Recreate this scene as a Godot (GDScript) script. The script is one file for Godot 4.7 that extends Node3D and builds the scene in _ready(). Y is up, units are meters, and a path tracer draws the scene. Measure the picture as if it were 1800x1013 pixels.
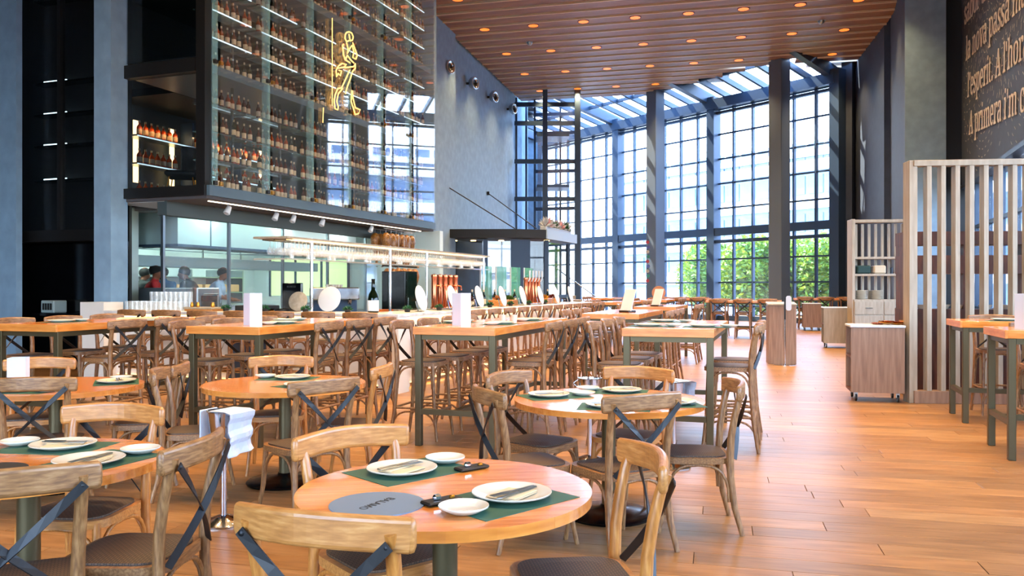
extends Node3D
# Restaurant hall. World: camera stands over the origin and looks along -z. Room frame (b, a): b runs across the hall to the right, a runs along the bar into the depth.
const F := 1450.0
const CAM_H := 1.47
const YAW := -0.3562
const CB := 0.93723
const SB := 0.34872
const CEIL := 10.5
const LAMP_E := 12.0
const SKY_E := 10.5
const SUN_E := 5.0
const EXPOSURE := 1.8
var M := {}
var taken := {}
var cache := {}
var rng := RandomNumberGenerator.new()

# ---------------------------------------------------------------- mesh building
class MB:
	var v := PackedVector3Array()
	var n := PackedVector3Array()
	var uv := PackedVector2Array()
	var col := PackedColorArray()
	func tri(a: Vector3, b: Vector3, c: Vector3, na: Vector3, nb: Vector3, nc: Vector3) -> void:
		if (b - a).cross(c - a).dot(na + nb + nc) > 0.0:
			v.append_array([a, c, b])
			n.append_array([na, nc, nb])
		else:
			v.append_array([a, b, c])
			n.append_array([na, nb, nc])
	func flat(a: Vector3, b: Vector3, c: Vector3, out: Vector3) -> void:
		var k := (b - a).cross(c - a)
		if k.length_squared() < 1e-16:
			return
		k = k.normalized()
		if k.dot(out) < 0.0:
			k = -k
		tri(a, b, c, k, k, k)
	func quad(a: Vector3, b: Vector3, c: Vector3, d: Vector3, out: Vector3) -> void:
		flat(a, b, c, out)
		flat(a, c, d, out)
	func box(c: Vector3, s: Vector3, bs := Basis()) -> MB:
		var h := s * 0.5
		for ax in 3:
			for sg in [-1.0, 1.0]:
				var o := Vector3.ZERO
				o[ax] = sg
				var u := Vector3.ZERO
				u[(ax + 1) % 3] = 1.0
				var w := Vector3.ZERO
				w[(ax + 2) % 3] = 1.0
				var p: Array[Vector3] = []
				for k in [[-1, -1], [1, -1], [1, 1], [-1, 1]]:
					p.append(c + bs * ((o + u * k[0] + w * k[1]) * h))
				quad(p[0], p[1], p[2], p[3], bs * o)
		return self
	func bbox(c: Vector3, s: Vector3, r: float, bs := Basis()) -> MB:
		# a box with chamfered edges
		var h := s * 0.5
		r = minf(r, minf(h.x, minf(h.y, h.z)) * 0.9)
		var pt := func(sg: Vector3, ax: int) -> Vector3:
			var q := h - Vector3.ONE * r
			q[ax] = h[ax]
			return c + bs * (q * sg)
		for ax in 3:
			var i := (ax + 1) % 3
			var j := (ax + 2) % 3
			for sg in [-1.0, 1.0]:
				var p: Array[Vector3] = []
				for k in [[-1, -1], [1, -1], [1, 1], [-1, 1]]:
					var e := Vector3.ZERO
					e[ax] = sg
					e[i] = k[0]
					e[j] = k[1]
					p.append(pt.call(e, ax))
				var o := Vector3.ZERO
				o[ax] = sg
				quad(p[0], p[1], p[2], p[3], bs * o)
			for si in [-1.0, 1.0]:
				for sj in [-1.0, 1.0]:
					var e0 := Vector3.ZERO
					e0[ax] = -1.0
					e0[i] = si
					e0[j] = sj
					var e1 := e0
					e1[ax] = 1.0
					var o2 := Vector3.ZERO
					o2[i] = si
					o2[j] = sj
					quad(pt.call(e0, i), pt.call(e1, i), pt.call(e1, j), pt.call(e0, j), bs * o2)
		for sx in [-1.0, 1.0]:
			for sy in [-1.0, 1.0]:
				for sz in [-1.0, 1.0]:
					var e3 := Vector3(sx, sy, sz)
					flat(pt.call(e3, 0), pt.call(e3, 1), pt.call(e3, 2), bs * e3)
		return self
	func bar(a: Vector3, b: Vector3, w: float, h: float, up := Vector3.UP) -> MB:
		# a straight square bar from a to b
		var d := (b - a)
		var z := d.normalized()
		var x := up.cross(z)
		if x.length() < 0.01:
			x = Vector3.RIGHT.cross(z)
		x = x.normalized()
		var y := z.cross(x)
		return box((a + b) * 0.5, Vector3(w, h, d.length()), Basis(x, y, z))
	func tube(pts: Array, rad: Array, sides := 8, caps := true) -> MB:
		var m := pts.size()
		var rings: Array = []
		var norms: Array = []
		var ref := Vector3.ZERO
		for i in m:
			var t: Vector3 = (pts[mini(i + 1, m - 1)] - pts[maxi(i - 1, 0)]).normalized()
			if i == 0:
				ref = t.cross(Vector3(0.31, 0.87, 0.38)).normalized()
				if ref.length() < 0.1:
					ref = t.cross(Vector3.RIGHT).normalized()
			else:
				ref = (ref - t * ref.dot(t)).normalized()
			var bi := t.cross(ref)
			var r: float = rad[mini(i, rad.size() - 1)]
			var ring: Array[Vector3] = []
			var nr: Array[Vector3] = []
			for k in sides:
				var an := TAU * k / sides
				var q := ref * cos(an) + bi * sin(an)
				nr.append(q)
				ring.append(pts[i] + q * r)
			rings.append(ring)
			norms.append(nr)
		for i in m - 1:
			for k in sides:
				var l := (k + 1) % sides
				tri(rings[i][k], rings[i][l], rings[i + 1][l], norms[i][k], norms[i][l], norms[i + 1][l])
				tri(rings[i][k], rings[i + 1][l], rings[i + 1][k], norms[i][k], norms[i + 1][l], norms[i + 1][k])
		if caps:
			for e in [0, m - 1]:
				var o: Vector3 = (pts[0] - pts[1]) if e == 0 else (pts[m - 1] - pts[m - 2])
				for k in sides - 2:
					flat(rings[e][0], rings[e][k + 1], rings[e][k + 2], o)
		return self
	func sweep(pts: Array, prof: PackedVector2Array, up := Vector3.UP, round_normals := false) -> MB:
		# profile x runs sideways, y along up
		var m := pts.size()
		var rings: Array = []
		var mids: Array = []
		for i in m:
			var t: Vector3 = (pts[mini(i + 1, m - 1)] - pts[maxi(i - 1, 0)]).normalized()
			var x := t.cross(up).normalized()
			var y := x.cross(t).normalized()
			var ring: Array[Vector3] = []
			for p in prof:
				ring.append(pts[i] + x * p.x + y * p.y)
			rings.append(ring)
			mids.append(pts[i])
		var s := prof.size()
		for i in m - 1:
			for k in s:
				var l := (k + 1) % s
				var c: Vector3 = (mids[i] + mids[i + 1]) * 0.5
				if round_normals:
					var f := func(p: Vector3, q: Vector3) -> Vector3: return (p - q).normalized()
					var a: Vector3 = f.call(rings[i][k], mids[i])
					var b: Vector3 = f.call(rings[i][l], mids[i])
					var d: Vector3 = f.call(rings[i + 1][l], mids[i + 1])
					var e: Vector3 = f.call(rings[i + 1][k], mids[i + 1])
					tri(rings[i][k], rings[i][l], rings[i + 1][l], a, b, d)
					tri(rings[i][k], rings[i + 1][l], rings[i + 1][k], a, d, e)
				else:
					quad(rings[i][k], rings[i][l], rings[i + 1][l], rings[i + 1][k], (rings[i][k] + rings[i][l]) * 0.5 - c)
		for e in [0, m - 1]:
			var o: Vector3 = (pts[0] - pts[1]) if e == 0 else (pts[m - 1] - pts[m - 2])
			for k in s - 2:
				flat(rings[e][0], rings[e][k + 1], rings[e][k + 2], o)
		return self
	func lathe(prof: Array, seg := 16, at := Vector3.ZERO, bs := Basis()) -> MB:
		# profile of (radius, height); normals follow the profile, sharp where it bends by more than 50 degrees
		var m := prof.size()
		for i in m - 1:
			var p: Vector2 = prof[i]
			var q: Vector2 = prof[i + 1]
			var d := (q - p)
			if d.length() < 1e-6:
				continue
			var nn := Vector2(d.y, -d.x).normalized()
			var n0 := nn
			var n1 := nn
			if i > 0:
				var e: Vector2 = (prof[i] - prof[i - 1])
				var f := Vector2(e.y, -e.x).normalized()
				if f.dot(nn) > 0.6:
					n0 = (f + nn).normalized()
			if i < m - 2:
				var e2: Vector2 = (prof[i + 2] - prof[i + 1])
				var f2 := Vector2(e2.y, -e2.x).normalized()
				if f2.dot(nn) > 0.6:
					n1 = (f2 + nn).normalized()
			for k in seg:
				var a0 := TAU * k / seg
				var a1 := TAU * (k + 1) / seg
				var c0 := Vector3(cos(a0), 0, sin(a0))
				var c1 := Vector3(cos(a1), 0, sin(a1))
				var A := at + bs * (c0 * p.x + Vector3.UP * p.y)
				var B := at + bs * (c1 * p.x + Vector3.UP * p.y)
				var C := at + bs * (c1 * q.x + Vector3.UP * q.y)
				var D := at + bs * (c0 * q.x + Vector3.UP * q.y)
				var nA := bs * (c0 * n0.x + Vector3.UP * n0.y)
				var nB := bs * (c1 * n0.x + Vector3.UP * n0.y)
				var nC := bs * (c1 * n1.x + Vector3.UP * n1.y)
				var nD := bs * (c0 * n1.x + Vector3.UP * n1.y)
				if p.x > 1e-6:
					tri(A, B, C, nA, nB, nC)
				if q.x > 1e-6:
					tri(A, C, D, nA, nC, nD)
		return self
	func prism(poly: PackedVector2Array, y0: float, y1: float, at := Vector3.ZERO, bs := Basis(), smooth := false) -> MB:
		# polygon in x,z raised from y0 to y1
		var ix := Geometry2D.triangulate_polygon(poly)
		for k in range(0, ix.size(), 3):
			for yy in [y0, y1]:
				var t: Array[Vector3] = []
				for j in 3:
					var p := poly[ix[k + j]]
					t.append(at + bs * Vector3(p.x, yy, p.y))
				flat(t[0], t[1], t[2], bs * (Vector3.DOWN if yy == y0 else Vector3.UP))
		var s := poly.size()
		var area := 0.0
		for k in s:
			area += poly[k].cross(poly[(k + 1) % s])
		var en: Array[Vector3] = []
		for k in s:
			var e := poly[(k + 1) % s] - poly[k]
			var o := Vector2(e.y, -e.x).normalized() * signf(area)
			en.append(bs * Vector3(o.x, 0, o.y))
		for k in s:
			var l := (k + 1) % s
			var a := at + bs * Vector3(poly[k].x, y0, poly[k].y)
			var b := at + bs * Vector3(poly[l].x, y0, poly[l].y)
			var c := at + bs * Vector3(poly[l].x, y1, poly[l].y)
			var d := at + bs * Vector3(poly[k].x, y1, poly[k].y)
			var na := en[k]
			var nb := en[k]
			if smooth:
				na = (en[k] + en[(k + s - 1) % s]).normalized()
				nb = (en[k] + en[l]).normalized()
			tri(a, b, c, na, nb, nb)
			tri(a, c, d, na, nb, na)
		return self
	func rect_uv(a: Vector3, b: Vector3, c: Vector3, d: Vector3, out: Vector3) -> MB:
		# a printed rectangle: a top left, b top right, c bottom right, d bottom left
		var s := v.size()
		quad(a, b, c, d, out)
		for k in range(s, v.size()):
			var p := v[k]
			uv.append(Vector2((p - a).dot(b - a) / (b - a).length_squared(), (p - a).dot(d - a) / (d - a).length_squared()))
		return self
	func mesh(mat: Material = null, into: ArrayMesh = null) -> ArrayMesh:
		var ar := []
		ar.resize(Mesh.ARRAY_MAX)
		ar[Mesh.ARRAY_VERTEX] = v
		ar[Mesh.ARRAY_NORMAL] = n
		if uv.size() == v.size():
			ar[Mesh.ARRAY_TEX_UV] = uv
		if col.size() == v.size():
			ar[Mesh.ARRAY_COLOR] = col
		var m := into if into else ArrayMesh.new()
		m.add_surface_from_arrays(Mesh.PRIMITIVE_TRIANGLES, ar)
		if mat:
			m.surface_set_material(m.get_surface_count() - 1, mat)
		return m

func rr(w: float, d: float, r: float, seg := 4) -> PackedVector2Array:
	# rounded rectangle
	var p := PackedVector2Array()
	for c in [[1, 1, 0.0], [-1, 1, PI / 2], [-1, -1, PI], [1, -1, PI * 1.5]]:
		for k in seg + 1:
			var an: float = c[2] + PI / 2 * k / seg
			p.append(Vector2(c[0] * (w / 2 - r) + cos(an) * r, c[1] * (d / 2 - r) + sin(an) * r))
	return p
func disc(r: float, seg := 32) -> PackedVector2Array:
	var p := PackedVector2Array()
	for k in seg:
		p.append(Vector2(cos(TAU * k / seg), sin(TAU * k / seg)) * r)
	return p
func arc(fn: Callable, k: int) -> Array:
	var p := []
	for i in k + 1:
		p.append(fn.call(float(i) / k))
	return p

# ---------------------------------------------------------------- placing
func R(b: float, y: float, a: float) -> Vector3:
	return Vector3(CB * b + SB * a, y, SB * b - CB * a)
func V(x: float, d: float, y := 0.0) -> Vector3:
	return Vector3(x, y, -d)
func on_b(px: float, py: float, b: float) -> Vector3:
	# where a sight line meets the wall plane across-coordinate b
	var tx := (px - 900.0) / F
	var d := b / (CB * tx - SB)
	return Vector3(tx * d, CAM_H + (506.5 - py) / F * d, -d)
func at_depth(px: float, py: float, d: float) -> Vector3:
	return Vector3((px - 900.0) / F * d, CAM_H + (506.5 - py) / F * d, -d)
func face(dx: float, dd: float) -> float:
	# yaw that turns local -z to the ground direction (dx right, dd away)
	return atan2(-dx, dd)
func numbered(called: String) -> String:
	taken[called] = taken.get(called, -1) + 1
	return called if taken[called] == 0 else "%s_%03d" % [called, taken[called]]
func tag(o: Node3D, label: String, category: String, group := "", kind := "") -> Node3D:
	if label: o.set_meta("label", label)
	if category: o.set_meta("category", category)
	if group: o.set_meta("group", group)
	if kind: o.set_meta("kind", kind)
	return o
func thing(called: String, label: String, category: String, at := Vector3.ZERO, yaw := 0.0, group := "") -> Node3D:
	var o := Node3D.new()
	o.name = numbered(called)
	add_child(o)
	o.position = at
	o.rotation.y = yaw
	tag(o, label, category, group)
	return o
func part(parent: Node3D, called: String, mesh: Mesh, mat: Material = null, at := Vector3.ZERO, bs := Basis()) -> MeshInstance3D:
	var o := MeshInstance3D.new()
	o.name = called
	o.mesh = mesh
	if mat: o.material_override = mat
	o.transform = Transform3D(bs, at)
	parent.add_child(o, true)
	return o
func single(called: String, label: String, category: String, mesh: Mesh, mat: Material, at := Vector3.ZERO, yaw := 0.0, group := "") -> MeshInstance3D:
	var o := MeshInstance3D.new()
	o.name = numbered(called)
	o.mesh = mesh
	if mat: o.material_override = mat
	add_child(o)
	o.position = at
	o.rotation.y = yaw
	tag(o, label, category, group)
	return o
func struct(called: String, label: String, mesh: Mesh, mat: Material, at := Vector3.ZERO, yaw := 0.0) -> MeshInstance3D:
	var o := single(called, label, "", mesh, mat, at, yaw)
	o.set_meta("kind", "structure")
	return o
func struct_root(called: String, label: String, at := Vector3.ZERO, yaw := 0.0) -> Node3D:
	var o := thing(called, label, "", at, yaw)
	o.set_meta("kind", "structure")
	return o
func copy(o: Node3D, at: Vector3, yaw: float, label := "", group := "") -> Node3D:
	var c: Node3D = o.duplicate()
	var base := String(o.name)
	c.name = numbered(base)
	add_child(c)
	c.position = at
	c.rotation.y = yaw
	if label: c.set_meta("label", label)
	if group: c.set_meta("group", group)
	return c
func bx(s: Vector3) -> ArrayMesh:
	var k := "bx%s" % s
	if not cache.has(k):
		cache[k] = MB.new().box(Vector3.ZERO, s).mesh()
	return cache[k]
func bbx(s: Vector3, r := 0.006) -> ArrayMesh:
	var k := "bb%s%s" % [s, r]
	if not cache.has(k):
		cache[k] = MB.new().bbox(Vector3.ZERO, s, r).mesh()
	return cache[k]

# ---------------------------------------------------------------- materials
func plain(c: Color, rough := 0.6, metal := 0.0, spec := 0.5) -> StandardMaterial3D:
	var m := StandardMaterial3D.new()
	m.albedo_color = c
	m.roughness = rough
	m.metallic = metal
	m.metallic_specular = spec
	return m
func glow(c: Color, e: float) -> StandardMaterial3D:
	var m := plain(c, 0.5)
	m.emission_enabled = true
	m.emission = c
	m.emission_energy_multiplier = e
	return m
func pane(c: Color, alpha: float, spec := 0.5) -> StandardMaterial3D:
	var m := plain(Color(c.r, c.g, c.b, alpha), 0.02, 0.0, spec)
	m.transparency = BaseMaterial3D.TRANSPARENCY_ALPHA
	return m
func noise_tex(seed_: int, freq: float, stops: Array, size := 512, oct := 4, as_normal := false) -> NoiseTexture2D:
	var f := FastNoiseLite.new()
	f.seed = seed_
	f.frequency = freq
	f.fractal_octaves = oct
	f.noise_type = FastNoiseLite.TYPE_SIMPLEX_SMOOTH
	var t := NoiseTexture2D.new()
	t.width = size
	t.height = size
	t.seamless = true
	t.noise = f
	if as_normal:
		t.as_normal_map = true
		t.bump_strength = 4.0
		return t
	var g := Gradient.new()
	var o := PackedFloat32Array()
	var c := PackedColorArray()
	for s in stops:
		o.append(s[0])
		c.append(s[1])
	g.offsets = o
	g.colors = c
	t.color_ramp = g
	return t
func grain(tex: Texture2D, sc: Vector3, rough: float, tint := Color.WHITE, coat := 0.0) -> StandardMaterial3D:
	var m := plain(tint, rough)
	m.albedo_texture = tex
	m.uv1_triplanar = true
	m.uv1_scale = sc
	m.uv1_triplanar_sharpness = 8.0
	if coat > 0.0:
		m.clearcoat_enabled = true
		m.clearcoat = coat
		m.clearcoat_roughness = 0.12
	return m
func weave_tex() -> ImageTexture:
	# cane webbing: strands over and under
	var im := Image.create(64, 64, false, Image.FORMAT_RGB8)
	for y in 64:
		for x in 64:
			var cx := x / 8
			var cy := y / 8
			var over := (cx + cy) % 2 == 0
			var t := float(x % 8) / 7.0 if not over else float(y % 8) / 7.0
			var s := 1.0 - pow(absf(t - 0.5) * 2.0, 3.0)
			var k := lerpf(0.25, 1.0, s) * (1.0 if over else 0.8)
			im.set_pixel(x, y, Color(0.40, 0.30, 0.22) * k)
	return ImageTexture.create_from_image(im)
func materials() -> void:
	var oak := noise_tex(3, 0.012, [[0.0, Color(0.60, 0.38, 0.18)], [0.45, Color(0.69, 0.45, 0.22)], [0.7, Color(0.74, 0.50, 0.26)], [1.0, Color(0.79, 0.57, 0.33)]])
	var aged := noise_tex(5, 0.014, [[0.0, Color(0.40, 0.26, 0.14)], [0.5, Color(0.54, 0.37, 0.21)], [1.0, Color(0.66, 0.49, 0.31)]])  # same chair wood in a darker copy, standing for seats in shade
	var topw := noise_tex(9, 0.010, [[0.0, Color(0.76, 0.43, 0.16)], [0.4, Color(0.84, 0.51, 0.21)], [0.7, Color(0.87, 0.56, 0.26)], [1.0, Color(0.90, 0.63, 0.34)]])
	M.honey = grain(oak, Vector3(9, 1.5, 9), 0.38, Color(1.05, 0.96, 0.86).clamp(), 0.25)  # lighter copy of the chair wood, standing for chairs in the light
	M.honey_x = grain(oak, Vector3(1.5, 9, 9), 0.38, Color.WHITE, 0.25)
	M.aged = grain(aged, Vector3(9, 1.5, 9), 0.42, Color.WHITE, 0.15)
	M.aged_x = grain(aged, Vector3(1.5, 9, 9), 0.42, Color.WHITE, 0.15)
	M.top = grain(topw, Vector3(0.45, 3.0, 4.5), 0.18, Color.WHITE, 0.5)
	M.edge = grain(topw, Vector3(0.45, 3.0, 4.5), 0.35, Color.WHITE, 0.1)
	var cane := plain(Color.WHITE, 0.55)
	cane.albedo_texture = weave_tex()
	cane.uv1_triplanar = true
	cane.uv1_scale = Vector3(11, 11, 11)
	M.cane = cane
	var cane2: StandardMaterial3D = cane.duplicate()
	cane2.albedo_color = Color(1.0, 0.72, 0.5)
	M.cane_warm = cane2
	M.strap = plain(Color(0.10, 0.10, 0.105), 0.48, 0.2)
	M.bronze = plain(Color(0.34, 0.30, 0.20), 0.42, 0.55)
	M.black = plain(Color(0.02, 0.02, 0.022), 0.5)
	M.black_gloss = plain(Color(0.015, 0.015, 0.018), 0.12)
	M.base = plain(Color(0.025, 0.03, 0.035), 0.25, 0.3)
	M.chrome = plain(Color(0.78, 0.79, 0.80), 0.12, 1.0)
	M.steel = plain(Color(0.62, 0.66, 0.67), 0.30, 1.0)
	M.copper = plain(Color(0.85, 0.48, 0.32), 0.22, 1.0)
	M.gold = plain(Color(0.75, 0.52, 0.18), 0.3, 0.9)
	M.china = plain(Color(0.80, 0.77, 0.70), 0.18)
	M.white = plain(Color(0.74, 0.76, 0.78), 0.5)
	M.paper = plain(Color(0.77, 0.79, 0.82), 0.7)
	M.cloth = plain(Color(0.78, 0.80, 0.84), 0.85)
	M.napkin = plain(Color(0.80, 0.72, 0.57), 0.85)
	M.green_mat = plain(Color(0.09, 0.31, 0.24), 0.55)
	M.grey_mat = plain(Color(0.42, 0.49, 0.55), 0.45)
	M.ink = plain(Color(0.03, 0.03, 0.04), 0.6)
	var plaster := noise_tex(21, 0.02, [[0.0, Color(0.90, 0.90, 0.90)], [1.0, Color(1, 1, 1)]], 256)
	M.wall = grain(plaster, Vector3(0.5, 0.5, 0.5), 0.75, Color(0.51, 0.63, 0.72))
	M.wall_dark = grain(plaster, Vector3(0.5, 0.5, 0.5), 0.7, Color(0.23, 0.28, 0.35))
	M.wall_black = grain(plaster, Vector3(0.5, 0.5, 0.5), 0.6, Color(0.045, 0.045, 0.05))
	M.frame = plain(Color(0.21, 0.29, 0.38), 0.4, 0.2)
	M.column = plain(Color(0.34, 0.40, 0.47), 0.5)
	M.lintel = plain(Color(0.25, 0.29, 0.29), 0.6)
	M.fascia = plain(Color(0.30, 0.38, 0.43), 0.35)
	M.soffit = plain(Color(0.30, 0.28, 0.28), 0.7)
	M.clear = pane(Color(0.9, 0.97, 1.0), 0.03)
	M.box_glass = pane(Color(0.85, 0.95, 0.97), 0.02, 1.0)
	M.glass_edge = pane(Color(0.62, 0.82, 0.84), 0.30, 0.7)
	M.smoke = pane(Color(0.02, 0.04, 0.05), 0.5, 0.45)
	M.tint = pane(Color(0.05, 0.08, 0.09), 0.15, 0.3)
	M.led_mirrored = glow(Color(0.80, 0.95, 1.0), 2.5)  # glow imitating shelf lights mirrored in the dark glass
	M.pale = plain(Color(0.62, 0.72, 0.80), 0.5)
	M.hood = plain(Color(0.66, 0.75, 0.75), 0.4, 0.35)
	M.teal_dark = plain(Color(0.13, 0.18, 0.20), 0.5)
	M.glassware = pane(Color(0.95, 0.94, 0.90), 0.30, 0.9)
	M.water_glass = pane(Color(0.92, 0.96, 0.97), 0.10, 0.9)
	M.bar_white = plain(Color(0.86, 0.84, 0.80), 0.4)
	M.bar_stone = grain(noise_tex(31, 0.01, [[0.0, Color(0.72, 0.71, 0.69)], [0.5, Color(0.83, 0.82, 0.80)], [1.0, Color(0.9, 0.89, 0.88)]], 256), Vector3.ONE, 0.2)
	M.led_warm = glow(Color(1.0, 0.80, 0.52), 1.5)
	M.led_cool = glow(Color(0.80, 0.93, 1.0), 0.8)
	M.led_white = glow(Color(1.0, 0.93, 0.85), 2.2)
	M.lamp = glow(Color(1.0, 0.50, 0.16), 0.85)
	M.spot_lens = glow(Color(1.0, 0.85, 0.6), 4.0)
	M.neon = glow(Color(1.0, 0.76, 0.40), 1.3)
	M.slat = grain(noise_tex(41, 0.01, [[0.0, Color(0.43, 0.28, 0.17)], [0.5, Color(0.51, 0.35, 0.22)], [1.0, Color(0.59, 0.42, 0.28)]], 256), Vector3(0.12, 1.5, 1.5), 0.5)
	M.bright_edge = plain(Color(0.86, 0.77, 0.64), 0.45)  # paler than the slats: daylight put into the edge colour
	M.ash = grain(noise_tex(43, 0.012, [[0.0, Color(0.56, 0.51, 0.43)], [0.5, Color(0.61, 0.56, 0.48)], [1.0, Color(0.66, 0.61, 0.53)]], 256), Vector3(4, 0.5, 4), 0.5)
	M.taupe = grain(noise_tex(47, 0.012, [[0.0, Color(0.46, 0.35, 0.27)], [0.5, Color(0.53, 0.41, 0.32)], [1.0, Color(0.59, 0.47, 0.38)]], 256), Vector3(5, 0.4, 5), 0.45)
	M.walnut = grain(noise_tex(53, 0.012, [[0.0, Color(0.19, 0.09, 0.05)], [0.5, Color(0.30, 0.15, 0.085)], [1.0, Color(0.40, 0.21, 0.12)]], 256), Vector3(3, 0.5, 3), 0.5)
	var ft := noise_tex(61, 0.010, [[0.0, Color(0.49, 0.345, 0.195)], [0.35, Color(0.56, 0.405, 0.235)], [0.65, Color(0.61, 0.45, 0.275)], [1.0, Color(0.68, 0.52, 0.34)]], 512, 5)
	var tints := [Color(1, 1, 1), Color(0.92, 0.90, 0.87), Color(0.97, 0.93, 0.88), Color(0.86, 0.84, 0.82), Color(1.0, 0.97, 0.92), Color(0.90, 0.86, 0.80)]
	for k in tints.size():
		var fm := grain(ft, Vector3(0.35, 2.0, 3.2), 0.36, tints[k])
		fm.metallic_specular = 0.55
		M["floor%d" % k] = fm
	M.concrete = plain(Color(0.55, 0.56, 0.57), 0.9)
	M.facade = plain(Color(0.50, 0.58, 0.68), 0.7)
	M.facade_band = plain(Color(0.85, 0.86, 0.88), 0.7)
	M.facade_glass = plain(Color(0.34, 0.44, 0.58), 0.15)
	M.leaf = plain(Color(0.30, 0.46, 0.12), 0.6)
	M.leaf.backlight_enabled = true
	M.leaf.backlight = Color(0.35, 0.45, 0.10)
	M.leaf2 = plain(Color(0.44, 0.56, 0.18), 0.6)
	M.leaf2.backlight_enabled = true
	M.leaf2.backlight = Color(0.45, 0.5, 0.12)
	M.bark = plain(Color(0.25, 0.19, 0.14), 0.9)
	M.amber = plain(Color(0.28, 0.10, 0.03), 0.12)
	M.amber2 = plain(Color(0.50, 0.20, 0.05), 0.12)
	M.green_glass = plain(Color(0.03, 0.07, 0.03), 0.1)
	M.label_cream = plain(Color(0.72, 0.66, 0.55), 0.6)
	M.kitchen_tile = plain(Color(0.80, 0.86, 0.85), 0.3)
	M.ham = grain(noise_tex(71, 0.03, [[0.0, Color(0.30, 0.16, 0.06)], [0.5, Color(0.56, 0.34, 0.12)], [1.0, Color(0.76, 0.56, 0.26)]], 256), Vector3(3, 3, 3), 0.35)
	M.green_plant = plain(Color(0.10, 0.32, 0.16), 0.6)
	M.orange = plain(Color(0.85, 0.42, 0.10), 0.6)

# ---------------------------------------------------------------- setting
const SYAW := -0.2443
const SC := 0.97030
const SS := 0.24192
func S(p: float, y: float, q: float) -> Vector3:
	# hall frame: p along ceiling slats and floorboards, q into the depth
	return Vector3(SC * p + SS * q, y, SS * p - SC * q)
func on_p(px: float, py: float, p: float) -> Vector3:
	var tx := (px - 900.0) / F
	var d := p / (SC * tx - SS)
	return Vector3(tx * d, CAM_H + (506.5 - py) / F * d, -d)
func q_end(p: float) -> float:
	if p < -3.4: return 39.0
	if p < 2.3: return lerpf(39.0, 34.4, (p + 3.4) / 5.7)
	if p < 2.8: return 34.4
	return minf(38.2, lerpf(34.4, 38.2, (p - 2.8) / 2.4))

func _ready() -> void:
	rng.seed = 7
	camera_and_sky()
	materials()
	structure()
	window_wall()
	right_side()
	left_side()
	exterior()
	bottle_box()
	kitchen()
	bar()
	canopy_and_lift()
	tables_and_chairs()
	carts_and_screens()

func camera_and_sky() -> void:
	var cam := Camera3D.new()
	cam.name = "camera"
	cam.fov = rad_to_deg(2.0 * atan(506.5 / F))
	cam.position = Vector3(0, CAM_H, 0)
	cam.near = 0.05
	cam.far = 400.0
	add_child(cam)
	cam.current = true
	var we := WorldEnvironment.new()
	we.name = "environment"
	var e := Environment.new()
	e.background_mode = Environment.BG_SKY
	var sk := Sky.new()
	var pm := ProceduralSkyMaterial.new()
	pm.sky_top_color = Color(0.55, 0.74, 1.0)
	pm.sky_horizon_color = Color(0.86, 0.94, 1.0)
	pm.sky_curve = 0.25
	pm.ground_horizon_color = Color(0.72, 0.74, 0.76)
	pm.ground_bottom_color = Color(0.45, 0.46, 0.48)
	pm.sun_angle_max = 1.0
	sk.sky_material = pm
	e.sky = sk
	e.background_energy_multiplier = SKY_E
	e.tonemap_mode = Environment.TONE_MAPPER_LINEAR
	e.tonemap_exposure = EXPOSURE
	e.sdfgi_enabled = true
	e.ssao_enabled = true
	e.ssil_enabled = true
	we.environment = e
	add_child(we)
	var sun := DirectionalLight3D.new()
	sun.name = "sun"
	sun.light_color = Color(1.0, 0.95, 0.86)
	sun.light_energy = SUN_E
	sun.light_angular_distance = 0.6
	sun.shadow_enabled = true
	add_child(sun)
	sun.look_at_from_position(Vector3.ZERO, Vector3(0.50, -0.80, 0.33))

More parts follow.
